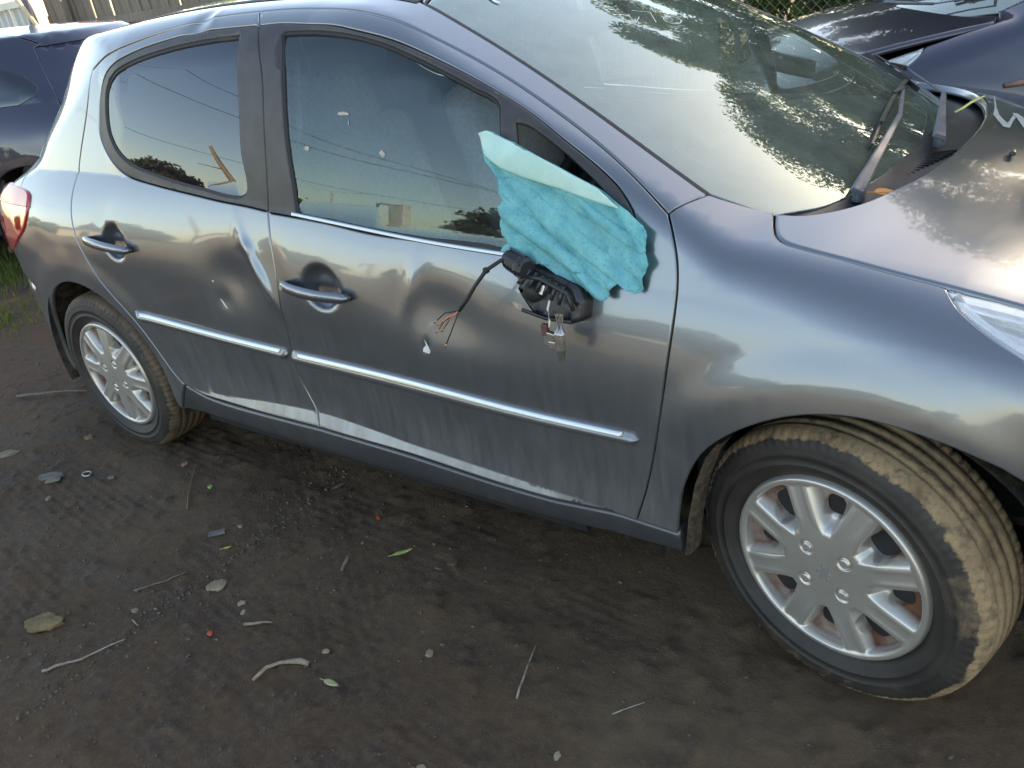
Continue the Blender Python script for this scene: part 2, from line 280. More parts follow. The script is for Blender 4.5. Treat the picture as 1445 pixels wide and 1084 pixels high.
C={'roof_seam':[[1.0017,1.1656],[1.0503,1.1686],[1.099,1.1708],[1.1476,1.1712],[1.1962,1.1694],[1.2447,1.1655],[1.2932,1.1596],[1.3417,1.1521],[1.3901,1.1435],[1.4384,1.1339],[1.4866,1.1234],[1.5348,1.1118],[1.5828,1.0991],[1.6306,1.0849],[1.6782,1.0686],[1.7253,1.0499],[1.7719,1.0282],[1.818,1.0036],[1.8635,0.9761],[1.9084,0.946],[1.9526,0.9137],[1.9961,0.8789],[2.0385,0.8411],[2.0797,0.8001],[2.1195,0.7557],[2.1582,0.7085],[2.1867,0.6722]],
'roof_seam_rear':[[0.2492,1.0504],[0.2847,1.0609],[0.3205,1.0696],[0.3566,1.0764],[0.393,1.0819],[0.4295,1.0874],[0.466,1.0933],[0.5024,1.0996],[0.5389,1.106],[0.5754,1.1123],[0.6118,1.1185],[0.6483,1.1246],[0.6848,1.1308],[0.7213,1.1371],[0.7578,1.1434],[0.7943,1.1493],[0.8308,1.1547],[0.8674,1.1591],[0.904,1.1623],[0.9406,1.1642],[0.9773,1.1652],[1.0017,1.1656]],
'front_seam':[[2.1867,0.6722],[2.2012,0.6188],[2.2124,0.5638],[2.2191,0.5068],[2.2218,0.4482],[2.2217,0.3891],[2.2199,0.3298],[2.2169,0.2706],[2.2131,0.2115],[2.2088,0.1524],[2.2039,0.0934],[2.1984,0.0346],[2.192,-0.0239],[2.1849,-0.0823],[2.1769,-0.1404],[2.1682,-0.1981],[2.1585,-0.2555],[2.1477,-0.3122],[2.1354,-0.3682],[2.1222,-0.4235]],
'sill_top_f':[[1.1152,-0.3928],[1.1643,-0.3945],[1.2135,-0.3962],[1.2626,-0.3979],[1.3117,-0.3997],[1.3609,-0.4016],[1.41,-0.4038],[1.4591,-0.4064],[1.5082,-0.4093],[1.5573,-0.4125],[1.6064,-0.4159],[1.6555,-0.4192],[1.7046,-0.4223],[1.7537,-0.4249],[1.8029,-0.427],[1.852,-0.4285],[1.9011,-0.4293],[1.9503,-0.4294],[1.9994,-0.4286],[2.0485,-0.4269],[2.0976,-0.4247],[2.1222,-0.4235]],
'sill_top_r':[[0.4509,-0.3873],[0.5289,-0.4124],[0.7235,-0.4102],[0.969,-0.3991],[1.1152,-0.3928]],
'b_seam':[[1.0017,1.1656],[1.0394,1.1092],[1.0802,0.9877],[1.0865,0.8719],[1.0861,0.7211],[1.078,0.582],[1.0846,0.4683],[1.0894,0.3251],[1.0853,0.1662],[1.0786,0.0246],[1.0693,-0.1863],[1.1152,-0.3928]],
'rear_seam':[[0.2492,1.0504],[0.231,0.9994],[0.2117,0.9497],[0.1907,0.9021],[0.1685,0.8559],[0.1469,0.8092],[0.1279,0.7601],[0.1129,0.7077],[0.1021,0.6525],[0.0956,0.5956],[0.0938,0.538],[0.0971,0.4806],[0.105,0.4242],[0.1169,0.3692],[0.1318,0.3158],[0.1491,0.2643],[0.1687,0.215],[0.1905,0.1681],[0.2142,0.1237],[0.2393,0.0809],[0.2646,0.0387],[0.289,-0.0048],[0.3115,-0.0506],[0.3317,-0.0993],[0.3498,-0.1501],[0.3667,-0.202],[0.3839,-0.2533],[0.4032,-0.3018],[0.4258,-0.3462],[0.4509,-0.3873]],
'sill_bot':[[0.3738,-0.5445],[0.4222,-0.5408],[0.4707,-0.5371],[0.5191,-0.5334],[0.5676,-0.5298],[0.616,-0.5265],[0.6645,-0.5236],[0.7129,-0.5213],[0.7614,-0.5197],[0.8099,-0.5188],[0.8584,-0.5186],[0.9069,-0.5189],[0.9554,-0.5196],[1.0038,-0.5204],[1.0523,-0.5212],[1.1008,-0.5218],[1.1493,-0.5222],[1.1978,-0.5224],[1.2463,-0.5225],[1.2948,-0.5225],[1.3433,-0.5226],[1.3918,-0.5226],[1.4403,-0.5227],[1.4888,-0.5228],[1.5373,-0.5229],[1.5858,-0.5231],[1.6342,-0.5235],[1.6827,-0.5239],[1.7312,-0.5244],[1.7797,-0.5249],[1.8282,-0.5252],[1.8767,-0.5252],[1.9252,-0.5246],[1.9737,-0.5234],[2.0221,-0.5214],[2.0706,-0.5187],[2.119,-0.5154],[2.1675,-0.5115],[2.2159,-0.5074],[2.228,-0.5063]],
'sill_front':[[2.228,-0.5063],[2.2211,-0.428]],
'farch':[[2.2211,-0.428],[2.2251,-0.3688],[2.2305,-0.3101],[2.2389,-0.2525],[2.2509,-0.1966],[2.2662,-0.1428],[2.285,-0.0921],[2.3076,-0.0459],[2.334,-0.005],[2.363,0.0312],[2.394,0.0631],[2.4266,0.0902],[2.4608,0.1119],[2.4961,0.1279],[2.5322,0.1376],[2.5689,0.1409],[2.6056,0.1384],[2.6421,0.1309],[2.6783,0.1196],[2.7141,0.1057],[2.7493,0.0884],[2.7839,0.0678],[2.7953,0.0605]],
'rtrim_top':[[1.0698,0.5814],[0.9877,0.5941],[0.8802,0.606],[0.7757,0.6221],[0.583,0.653],[0.4268,0.6893],[0.3368,0.7531],[0.2819,0.8366],[0.2835,0.907],[0.3084,0.978],[0.3507,1.0192],[0.4251,1.0448],[0.5727,1.0745],[0.7881,1.1021],[0.9134,1.1072],[1.0394,1.1092]],
'rglass':[[0.9771,1.0812],[0.9892,0.9244],[0.9887,0.7882],[0.9865,0.6306],[0.7763,0.6495],[0.5873,0.6883],[0.4681,0.7234],[0.3891,0.7722],[0.3435,0.8339],[0.3293,0.8912],[0.335,0.95],[0.3568,0.9861],[0.4087,1.0145],[0.5327,1.0423],[0.716,1.0657],[0.8813,1.0781]],
'ftrim':[[1.0394,1.1092],[1.1251,1.1128],[1.279,1.1013],[1.3797,1.0816],[1.5033,1.056],[1.5868,1.0322],[1.6933,0.9968],[1.7942,0.9533],[1.8762,0.9057],[1.9535,0.8461],[2.0248,0.7885],[2.0737,0.7394],[2.0995,0.7014],[2.1205,0.6576],[2.1261,0.6097],[2.1075,0.5683],[2.0612,0.5321],[1.9795,0.5092],[1.8843,0.4972],[1.8429,0.5035],[1.6864,0.5227],[1.465,0.5303],[1.2896,0.556],[1.1688,0.5684],[1.0781,0.5767]],
'fglass':[[1.1349,1.0751],[1.1383,1.0854],[1.2106,1.0877],[1.2877,1.0815],[1.3848,1.0675],[1.4791,1.0461],[1.5659,1.0183],[1.6491,0.9895],[1.7269,0.9579],[1.7938,0.9245],[1.814,0.8311],[1.8294,0.7136],[1.8441,0.6256],[1.8519,0.5184],[1.7641,0.5245],[1.6048,0.5305],[1.4644,0.5429],[1.2892,0.5664],[1.1917,0.5783],[1.178,0.6801],[1.1627,0.8188],[1.1526,0.9863]],
'qopen':[[1.8438,0.8741],[1.8597,0.8729],[1.8882,0.8618],[1.9627,0.8062],[2.0345,0.7357],[2.0758,0.6818],[2.0837,0.6445],[2.06,0.6037],[1.9794,0.5651],[1.8793,0.5438],[1.8709,0.6378],[1.8584,0.77]],
'belt_strip':[[1.1685,0.5816],[1.2051,0.577],[1.2417,0.5723],[1.2782,0.5676],[1.3148,0.5629],[1.3514,0.558],[1.3879,0.5531],[1.4245,0.5483],[1.4611,0.5435],[1.4976,0.5388],[1.5342,0.5343],[1.5708,0.53],[1.6074,0.5261],[1.644,0.5226],[1.6807,0.5194],[1.7173,0.5165],[1.754,0.5137],[1.7906,0.5111],[1.8273,0.5086],[1.8517,0.507]],
'ws_edge':[[1.4751,1.2555],[1.523,1.2363],[1.5709,1.2168],[1.6187,1.1965],[1.6662,1.1751],[1.7135,1.1523],[1.7604,1.1279],[1.807,1.1019],[1.8533,1.0741],[1.8991,1.0447],[1.9446,1.0137],[1.9896,0.9812],[2.0342,0.9471],[2.0784,0.9118],[2.1223,0.8752],[2.1659,0.8379],[2.2093,0.8],[2.231,0.7809]],
'fender_cut':[[2.1867,0.6722],[2.2303,0.784]],
'fender_cowl':[[2.2303,0.784],[2.2729,0.7806],[2.3154,0.7816],[2.3438,0.7846]],
'hood_seam':[[2.3438,0.7846],[2.3586,0.7136],[2.3729,0.6675],[2.3949,0.6379],[2.4378,0.62],[2.5043,0.5991],[2.5907,0.5708],[2.6691,0.5487]],
'hl_edge':[[2.6698,0.5438],[2.6908,0.4927],[2.7194,0.4505],[2.7514,0.4137],[2.7853,0.3814],[2.7968,0.3711]],
'handle_f':[[1.1246,0.3003],[1.2256,0.2893],[1.3692,0.2811]],
'handle_r':[[0.1917,0.3865],[0.3148,0.3751],[0.4408,0.3586]],
'strip_r':[[0.3245,0.0243],[0.3614,0.0211],[0.3983,0.0179],[0.4352,0.0146],[0.472,0.0114],[0.5089,0.0082],[0.5458,0.005],[0.5827,0.0019],[0.6196,-0.0011],[0.6565,-0.004],[0.6934,-0.0067],[0.7303,-0.0091],[0.7672,-0.0114],[0.8041,-0.0134],[0.841,-0.0152],[0.878,-0.0168],[0.9149,-0.0183],[0.9518,-0.0197],[0.9887,-0.0211],[1.0257,-0.0226],[1.0626,-0.024]],
'strip_f':[[1.0711,-0.0255],[1.1078,-0.0264],[1.1446,-0.0273],[1.1813,-0.0282],[1.218,-0.0291],[1.2547,-0.03],[1.2915,-0.0309],[1.3282,-0.032],[1.3649,-0.0331],[1.4016,-0.0345],[1.4383,-0.0361],[1.475,-0.038],[1.5117,-0.0402],[1.5484,-0.0426],[1.5851,-0.0453],[1.6218,-0.0482],[1.6585,-0.0512],[1.6952,-0.0542],[1.7319,-0.0571],[1.7686,-0.0598],[1.8053,-0.0622],[1.842,-0.0641],[1.8787,-0.0656],[1.9154,-0.0667],[1.9521,-0.0672],[1.9888,-0.0674],[2.0256,-0.0672],[2.0623,-0.067],[2.099,-0.0666],[2.1358,-0.0663],[2.148,-0.0662]],
'strip_r_bot':[[0.35,-0.0444],[0.3871,-0.0464],[0.4241,-0.0483],[0.4612,-0.0503],[0.4982,-0.0522],[0.5353,-0.0542],[0.5723,-0.0562],[0.6094,-0.0583],[0.6464,-0.0605],[0.6834,-0.0628],[0.7205,-0.0652],[0.7575,-0.0678],[0.7946,-0.0705],[0.8316,-0.0733],[0.8686,-0.0762],[0.9056,-0.0792],[0.9427,-0.0822],[0.9797,-0.0852],[1.0167,-0.0882],[1.0414,-0.0902]],
'strip_f_bot':[[1.0651,-0.0912],[1.1018,-0.0931],[1.1384,-0.0951],[1.1751,-0.097],[1.2118,-0.099],[1.2484,-0.1009],[1.2851,-0.1028],[1.3218,-0.1047],[1.3584,-0.1066],[1.3951,-0.1084],[1.4318,-0.1102],[1.4684,-0.1119],[1.5051,-0.1137],[1.5418,-0.1154],[1.5784,-0.1171],[1.6151,-0.1188],[1.6518,-0.1204],[1.6884,-0.1219],[1.7251,-0.1233],[1.7618,-0.1245],[1.7985,-0.1255],[1.8351,-0.1261],[1.8718,-0.1265],[1.9085,-0.1265],[1.9452,-0.1261],[1.9819,-0.1253],[2.0185,-0.1244],[2.0552,-0.1233],[2.0919,-0.1221],[2.1286,-0.121],[2.1408,-0.1206]],
'tail':[[-0.3516,0.6408],[-0.2492,0.6061],[-0.2283,0.5507],[-0.2539,0.4401],[-0.331,0.3454],[-0.3757,0.4574],[-0.4063,0.5359],[-0.399,0.6037]],
'cloth':[[1.7831,0.8374],[1.801,0.8427],[1.8637,0.8137],[1.9579,0.7656],[2.055,0.7126],[2.1187,0.6614],[2.1614,0.6132],[2.159,0.5639],[2.1706,0.5206],[2.158,0.4375],[2.1262,0.4367],[2.1098,0.452],[2.0789,0.3947],[2.0561,0.4321],[2.0199,0.4147],[1.9984,0.4461],[1.9368,0.4994],[1.8484,0.5293],[1.8669,0.5534],[1.8441,0.6152],[1.8388,0.6557],[1.853,0.6764],[1.84,0.7236],[1.8032,0.7717]]}
DENT+=[(.90,.775,.11,.080,0,.017),(1.025,.80,.095,.019,-1.06,-.0125),(.985,.872,.035,.018,-.3,-.004),(1.085,.83,.035,.06,.2,.004),(.83,.70,.03,.03,0,.004),
       (1.64,.765,.13,.075,-.1,.0145),(1.558,.80,.024,.065,-.35,-.0075),(1.589,.672,.010,.016,-.4,.004),(1.80,.72,.16,.05,0,.003),(1.32,.66,.12,.09,0,.002),
       (.78,1.428,.035,.035,0,.014),(.82,1.436,.012,.03,.8,-.006),(.60,.60,.12,.05,0,.002),(.30,.92,.06,.02,.5,.002),(-.18,.80,.08,.05,0,.004),(.05,.74,.05,.05,0,.003),(-.30,.86,.05,.06,0,.003)]
CUPS=[(1.258,.785,.060,.052),(.335,.838,.054,.048)]
_W0=W
def W(x,z,dents=True):
    w=_W0(x,z,dents)
    if dents:
        for cx,cz,a,b in CUPS:
            r=((x-cx)/a)**2+((z-cz)/b)**2; w=w-.024*np.exp(-r**3)
    return w
SC={'side':(1.,.62),'rear':(.95,1.),'front':(.85,1.)}
def surf(kind,uv,mode='body',dents=True):
    uv=np.asarray(uv,float); u,v=uv[...,0],uv[...,1]
    if kind=='side': return chart(u,v,mode,dents)
    ox,sg=(.35,-1) if kind=='rear' else (2.3,1)
    lo=np.full(u.shape,.05);hi=np.full(u.shape,1.6)
    m=rootf(lambda m:F(ox+sg*m*np.cos(u),-m*np.sin(u),v,mode,dents),lo,hi)
    return np.stack([ox+sg*m*np.cos(u),-m*np.sin(u),v],-1)
def inv2(kind,p):
    p=np.asarray(p,float)
    if kind=='side': return inv(p)
    ox,sg=(.35,-1) if kind=='rear' else (2.3,1)
    return np.stack([np.arctan2(-p[...,1],sg*(p[...,0]-ox)),p[...,2]],-1)
def normal(P,mode='body',dents=True):
    e=8e-4; x,y,z=P[:,0],P[:,1],P[:,2]
    g=np.stack([F(x+e,y,z,mode,dents)-F(x-e,y,z,mode,dents),F(x,y+e,z,mode,dents)-F(x,y-e,z,mode,dents),F(x,y,z+e,mode,dents)-F(x,y,z-e,mode,dents)],-1)
    return g/np.maximum(np.linalg.norm(g,axis=1,keepdims=True),1e-9)
def resamp(c,kind='side',d=.014,smooth=True):
    c=np.asarray(c,float); sc=np.array(SC[kind])
    if len(c)<3 or not smooth:
        P=c
    else:
        E=np.vstack([2*c[0]-c[1],c,2*c[-1]-c[-2]]); P=[]
        for i in range(1,len(E)-2):
            p0,p1,p2,p3=E[i-1:i+3]
            for t in np.linspace(0,1,12,endpoint=False):
                P.append(.5*((2*p1)+(-p0+p2)*t+(2*p0-5*p1+4*p2-p3)*t*t+(-p0+3*p1-3*p2+p3)*t**3))
        P=np.array(P+[c[-1]])
    L=np.r_[0,np.cumsum(np.linalg.norm(np.diff(P*sc,axis=0),axis=1))]; n=max(2,int(L[-1]/d)+1); s=np.linspace(0,L[-1],n)
    return np.stack([np.interp(s,L,P[:,0]),np.interp(s,L,P[:,1])],1)
def loop(*cs,kind='side',d=.014):
    out=[]
    for c in cs:
        if isinstance(c,tuple): c,sm=c
        else: sm=True
        if isinstance(c,str): c=C[c[1:]][::-1] if c[0]=='-' else C[c]
        r=resamp(c,kind,d,sm); out.append(r[:-1] if True else r)
        out.append(r[-1:])
    P=np.vstack(out); sc=np.array(SC[kind]); keep=[0]
    for i in range(1,len(P)):
        if np.linalg.norm((P[i]-P[keep[-1]])*sc)>d*.3: keep.append(i)
    if np.linalg.norm((P[keep[-1]]-P[0])*sc)<d*.3: keep.pop()
    P=P[keep]
    A=.5*np.sum(P[:,0]*np.roll(P[:,1],-1)-np.roll(P[:,0],-1)*P[:,1])
    return P if A>0 else P[::-1]
def outn(L,sc):   # outward 2D normals (ccw) in metric space
    m=L*sc; t=np.roll(m,-1,0)-np.roll(m,1,0); t/=np.maximum(np.linalg.norm(t,axis=1,keepdims=True),1e-9)
    return np.stack([t[:,1],-t[:,0]],1)
def inset(L,kind,d):
    sc=np.array(SC[kind]); return (L*sc-outn(L,sc)*d)/sc
def inpoly(p,L):
    x,y=p[:,0],p[:,1]; c=np.zeros(len(p),bool); n=len(L)
    for i in range(n):
        x1,y1=L[i];x2,y2=L[(i+1)%n]
        k=((y1>y)!=(y2>y)); 
        if k.any(): c^= k & (x<(x2-x1)*(y-y1)/((y2-y1) if y2!=y1 else 1e-12)+x1)
    return c
def mindist(p,L):
    d=np.full(len(p),1e9)
    for i in range(0,len(p),2000):
        q=p[i:i+2000,None]-L[None]; d[i:i+2000]=np.sqrt((q**2).sum(-1)).min(1)
    return d
def panel(name,L,mat,parent,holes=(),kind='side',mode='body',off=0.,gap=.0022,grid=.022,flange=.012,fine=(),dents=True,bev=.0014,nz=None,crease=False):
    sc=np.array(SC[kind])
    if gap: L=inset(L,kind,gap)
    holes=[inset(h,kind,-gap) if gap else h for h in holes]
    loops=[(L,1)]+[(h,-1) for h in holes]
    V=[];E=[];ring=[]
    for l,s in loops:
        k=len(V); n=len(l); m=l*sc; V+=m.tolist(); E+=[(k+i,k+(i+1)%n) for i in range(n)]; ring.append((k,n,s))
    if bev:
        for l,s in loops:
            li=inset(l,kind,bev*2*s)*sc
            V+=li.tolist()
    mn,mx=(L*sc).min(0),(L*sc).max(0)
    gx,gy=np.meshgrid(np.arange(mn[0],mx[0],grid),np.arange(mn[1],mx[1],grid)); gx=gx+(np.arange(gx.shape[0])%2)[:,None]*grid/2
    G=np.stack([gx.ravel(),gy.ravel()],1); TH=np.full(len(G),grid*.5)
    for (fx,fy,fr,fg) in fine:
        ax,ay=np.meshgrid(np.arange(fx-fr,fx+fr,fg),np.arange(fy*sc[1]-fr,fy*sc[1]+fr,fg)); fgp=np.stack([ax.ravel(),ay.ravel()],1)
        k=~((abs(G[:,0]-fx)<fr)&(abs(G[:,1]-fy*sc[1])<fr)); G=np.vstack([G[k],fgp]); TH=np.r_[TH[k],np.full(len(fgp),fg*.6)]
    if crease and kind=='side':
        cp=np.array(CREASE)*sc; k=mindist(G,cp)>.007; G=np.vstack([G[k],cp]); TH=np.r_[TH[k],np.full(len(cp),.004)]
    ok=inpoly(G,L*sc)
    for h in holes: ok&=~inpoly(G,h*sc)
    G=G[ok]; TH=TH[ok]; B=[]
    for l,s in loops:
        for q in ([l*sc,inset(l,kind,bev*2*s)*sc] if bev else [l*sc]):
            nx=np.roll(q,-1,0); k=max(2,min(12,int(np.linalg.norm(nx-q,axis=1).max()/.003)+1)); B+=[q+(nx-q)*(i/k) for i in range(k)]
    B=np.vstack(B); G=G[mindist(G,B)>TH]
    if bev and grid<.03:
        R2=np.vstack([inset(l,kind,(bev*2+.006)*s)*sc for l,s in loops]); ok=inpoly(R2,L*sc)
        for h in holes: ok&=~inpoly(R2,h*sc)
        R2=R2[ok]; R2=R2[mindist(R2,B)>.0048]
        if len(R2): G=np.vstack([G[mindist(G,R2)>.0042],R2])
    allv=[Vector(p) for p in V]+[Vector(p) for p in G.tolist()]
    vo,eo,fo,ov,oe,of=delaunay_2d_cdt(allv,E,[],0,1e-6)
    v2=np.array([(v.x,v.y) for v in vo]); f=np.array([t for t in fo if len(t)==3])
    cen=v2[f].mean(1); ok=inpoly(cen,L*sc)
    for h in holes: ok&=~inpoly(cen,h*sc)
    f=f[ok]
    P=surf(kind,v2/sc,mode,dents); N=normal(P,mode,dents)
    # orient
    a,b,c=P[f[:,0]],P[f[:,1]],P[f[:,2]]; fn=np.cross(b-a,c-a); flip=((fn*N[f[:,0]]).sum(1)<0); f[flip]=f[flip][:,::-1]
    P=P+N*off
    if nz is not None: P=P+N*nz(v2/sc,P)[:,None]
    V3=P.tolist(); NN=N.copy(); Fc=f.tolist()
    # map original ids to output ids
    omap={}
    for i,o in enumerate(ov):
        for j in o: omap.setdefault(j,i)
    extra=[];en=[]
    for k,n,s in ring:
        ids=[omap[k+i] for i in range(n)]; Pb=P[ids]; Nb=N[ids]
        t=np.roll(Pb,-1,0)-np.roll(Pb,1,0); t/=np.maximum(np.linalg.norm(t,axis=1,keepdims=True),1e-9)
        o=np.cross(t,Nb); ci=P.mean(0)
        # outward direction = away from the sheet: test against inner ring
        sgn=np.sign(((Pb-ci)*o).sum(1).mean())*s if s>0 else None
        inn=surf(kind,(inset((np.array([v2[i] for i in ids]))/sc,kind,.004*s)),mode,dents)
        dd=(inn-(Pb-Nb*off))
        o=np.where(((dd*o).sum(1)>0)[:,None],-o,o)
        for q,i in enumerate(ids):
            if bev:
                V3[i]=(Pb[q]-Nb[q]*bev).tolist(); NN[i]=(Nb[q]+o[q]*1.1)/np.linalg.norm(Nb[q]+o[q]*1.1)
        if flange:
            b0=len(V3); 
            V3+=(Pb-Nb*flange+o*0.0008).tolist(); NN=np.vstack([NN,o])
            p0=np.array(V3[ids[0]]);p1=np.array(V3[ids[1]]);p2=np.array(V3[b0]); rev=np.dot(np.cross(p1-p0,p2-p0),o[0])<0
            for i in range(n):
                j=(i+1)%n; q=[ids[i],ids[j],b0+j,b0+i]; Fc.append(q[::-1] if rev else q)
    return mk(name,V3,Fc,mat,parent,True,NN)
def side3(L,kind='side',mode='body',off=0.):
    P=surf(kind,np.asarray(L,float),mode,False); return P+normal(P,mode,False)*off
def pt(x,a,off=0.,mode='body'):
    p=surf('side',np.array([[x,a]]),mode,False); return Vector((p+normal(p,mode,False)*off)[0])
def ribloop(c,up,dn,kind='side',d=.014,taper=False):
    r=resamp(c,kind,d) if not isinstance(c,str) else resamp(C[c],kind,d); sc=np.array(SC[kind]); m=r*sc
    t=np.gradient(m,axis=0); t/=np.linalg.norm(t,axis=1,keepdims=True); n=np.stack([-t[:,1],t[:,0]],1)
    P=np.vstack([m+n*up,(m-n*dn)[::-1]])/sc
    A=.5*np.sum(P[:,0]*np.roll(P[:,1],-1)-np.roll(P[:,0],-1)*P[:,1])
    return P if A>0 else P[::-1]
def ribmesh(name,curves,w,off,mat,parent,kind='side',mode='body'):
    V=[];Fc=[]
    for c in curves:
        r=resamp(C[c] if isinstance(c,str) else c,kind,.02); sc=np.array(SC[kind]); m=r*sc
        t=np.gradient(m,axis=0); t/=np.linalg.norm(t,axis=1,keepdims=True); n=np.stack([-t[:,1],t[:,0]],1)
        A=surf(kind,(m+n*w)/sc,mode,False); B=surf(kind,(m-n*w)/sc,mode,False)
        A=A+normal(A,mode,False)*off; B=B+normal(B,mode,False)*off; k=len(V)
        for a,b in zip(A.tolist(),B.tolist()): V+=[a,b]
        Fc+=[(k+2*i,k+2*i+2,k+2*i+3,k+2*i+1) for i in range(len(A)-1)]
    return mk(name,V,Fc,mat,parent,True)
def mirror_y(o,parent):
    me=o.data.copy(); n=len(me.vertices); co=np.empty(n*3,np.float32); me.vertices.foreach_get('co',co); co=co.reshape(-1,3); co[:,1]*=-1
    nr=None
    V=co.tolist(); Fc=[tuple(p.vertices)[::-1] for p in me.polygons]
    r=mk(o.name.split('.')[0],V,Fc,o.data.materials[0],parent,True)
    for ch in o.children: 
        if ch.type=='MESH': mirror_y(ch,r)
    return r
def mir(L,kind='side'):
    P=surf(kind,np.asarray(L),'body',False); P[:,1]*=-1; return inv2(kind,P)
# ------------------------------------------------------------------ shared outlines
PHI=math.radians(47); PHF=math.radians(50)
def line3(P): return inv(np.array(P))
rear_edge=inv(surf('rear',np.stack([np.full(12,PHI),np.linspace(.24,1.33,12)],1),'body',False))
def xzfast(x,zz):
    a=np.linspace(-.9,.9,90); z=chart(np.full(90,x),a,'body',False,16)[:,2]; return [[x,float(np.interp(q,z,a))] for q in zz]
arch_r=np.array([[.365*math.cos(t),.31+.365*math.sin(t)] for t in np.linspace(math.radians(-9),math.radians(189),30)])
def xz(pts): return [xzfast(x,[z])[0] for x,z in pts]
archr=xz(arch_r)
CREASE=[]
for x in np.arange(-.5,2.92,.012):
    zz=[float(zb(x))+d for d in (-.006,0,.006)]
    if .33<x<2.1:
        h=float(wh(x)); zc=float(wc(x)); zz+=[zc-.003,zc+.003]
    CREASE+=xzfast(x,zz)
hood_arc3=[(2.352,-.615),(2.40,-.60),(2.456,-.55),(2.50,-.48),(2.545,-.37),(2.575,-.25),(2.592,-.12),(2.598,0)]
# ------------------------------------------------------------------ the grey hatchback
car=empty('hatchback_car'); top(car,'dented metallic grey hatchback with a broken-off mirror and muddy front wheel','car')
bs=C['b_seam']; rt=C['rtrim_top']; ft=C['ftrim']
PF=MT['paint']
fineR=[(.335,.36,.062,.0055),(.93,.26,.20,.012),(1.04,.33,.06,.009)]; fineF=[(1.258,.30,.066,.0055),(1.60,.26,.17,.012),(1.55,.34,.06,.009),(1.589,.12,.025,.005)]
L=loop('rear_seam','sill_top_r',bs[5:][::-1],rt,bs[0:2][::-1],'-roof_seam_rear')
rear_door=panel('rear_door',L,PF,car,crease=True,fine=fineR,grid=.018)
L=loop('roof_seam','front_seam','-sill_top_f',bs[5:][::-1],ft[::-1],bs[0:2][::-1])
front_door=panel('front_door',L,PF,car,crease=True,fine=fineF,grid=.018)
trr=panel('window_surround',loop(rt,bs[1:6]),MT['trim'],rear_door,holes=[loop('rglass')],off=.0005,gap=.0012,dents=False)
trf=panel('window_surround',loop(ft,bs[1:6][::-1]),MT['trim'],front_door,holes=[loop('fglass'),loop('qopen')],off=.0005,gap=.0012,dents=False)
wr=panel('window_glass',loop('rglass'),MT['glass_r'],rear_door,off=-.006,gap=-.004,grid=.04,flange=.003,bev=0,dents=False)
wf=panel('window_glass',loop('fglass'),MT['glass_f'],front_door,off=-.008,gap=-.004,grid=.04,flange=.003,bev=0,dents=False)
for g,par,a in (('rglass',rear_door,.0045),('fglass',front_door,.0045)):
    gl=loop(g); ring=inset(gl,'side',.0)
    panel('window_seal',inset(gl,'side',-.006),MT['rubber'],par,holes=[inset(gl,'side',a)],off=-.003,gap=0,grid=.05,flange=.01,bev=.001,dents=False)
panel('belt_moulding',ribloop('belt_strip',.003,.0065),MT['chrome'],front_door,off=.004,gap=0,grid=.05,flange=.01,dents=False)
# body side with A pillar, roof rail and rear quarter
rail=[[x,float(inv(np.array([x,-.50,T(np.array(x),-.50)]))[1])] for x in np.linspace(-.16,1.455,14)]
L=loop((rear_edge,True),rail,'ws_edge','-fender_cut','-roof_seam','-roof_seam_rear','rear_seam',([C['rear_seam'][-1],C['sill_bot'][0],archr[0]],False),archr,([archr[-1],rear_edge[0].tolist()],False))
side=panel('body_side',L,PF,car,crease=True,grid=.02,gap=.0018,fine=[(.79,1.15,.06,.008)])
# fender
ext=[[2.7953,.0605],[2.85,.0],[2.885,-.1],[2.90,-.24],[2.905,-.42]]
fedge=[[2.905,-.42],[2.935,-.42],[2.935,-.1],[2.935,.15],[2.935,.262]]
L=loop('front_seam',(([C['front_seam'][-1],C['farch'][0]]),False),'farch',ext,(fedge,False),([[2.935,.262],[2.87,.31],C['hl_edge'][-1]],True),'-hl_edge','-hood_seam','-fender_cowl','-fender_cut')
fender=panel('fender',L,PF,car,crease=True,grid=.02)
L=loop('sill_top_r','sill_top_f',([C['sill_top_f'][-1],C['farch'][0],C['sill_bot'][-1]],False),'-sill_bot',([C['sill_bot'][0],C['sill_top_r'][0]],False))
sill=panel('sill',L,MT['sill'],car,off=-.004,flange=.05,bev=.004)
# bonnet
arc=line3([[x,y,float(Thd(np.array(x),y))] for x,y in hood_arc3]); arcm=line3([[x,-y,float(Thd(np.array(x),y))] for x,y in hood_arc3][::-1])
seamf=C['hood_seam'][-1:]+[[2.78,.512],[2.9,.465],[3.0,.41],[3.06,.385]]
fr=line3([[3.13-.28*y*y,y,float(Thd(np.array(3.13-.28*y*y),y))] for y in np.linspace(-.56,.56,13)])
mseam=mir(resamp(C['hood_seam'])).tolist()[::-1]; mseamf=mir(np.array(seamf)).tolist()[::-1]
L=loop('hood_seam',seamf,fr.tolist(),mseamf,mseam[::2],[mseam[-1]]+[list(p) for p in line3([[x,-y,float(Thd(np.array(x),y))] for x,y in hood_arc3])],[list(p) for p in line3([[x,y,float(Thd(np.array(x),y))] for x,y in hood_arc3][::-1])])
hood=panel('bonnet',L,PF,car,mode='hood',grid=.03,flange=.022,bev=.003)
# roof
rt3=surf('rear',np.stack([np.linspace(PHI,-PHI,17),np.full(17,1.33)],1),'body',False)
hdr=line3([[1.475-.09*(1-(y/.51)**2),y,float(T(np.array(1.475-.09*(1-(y/.51)**2)),y))] for y in np.linspace(-.51,.51,13)])
L=loop((rail,True),hdr.tolist(),mir(np.array(rail))[::-1].tolist(),inv(rt3)[::-1].tolist())
roof=panel('roof',L,PF,car,grid=.04,gap=.004,flange=.01)
ribmesh('roof_ditch_moulding',[rail],.012,.0015,MT['rubber'],roof)
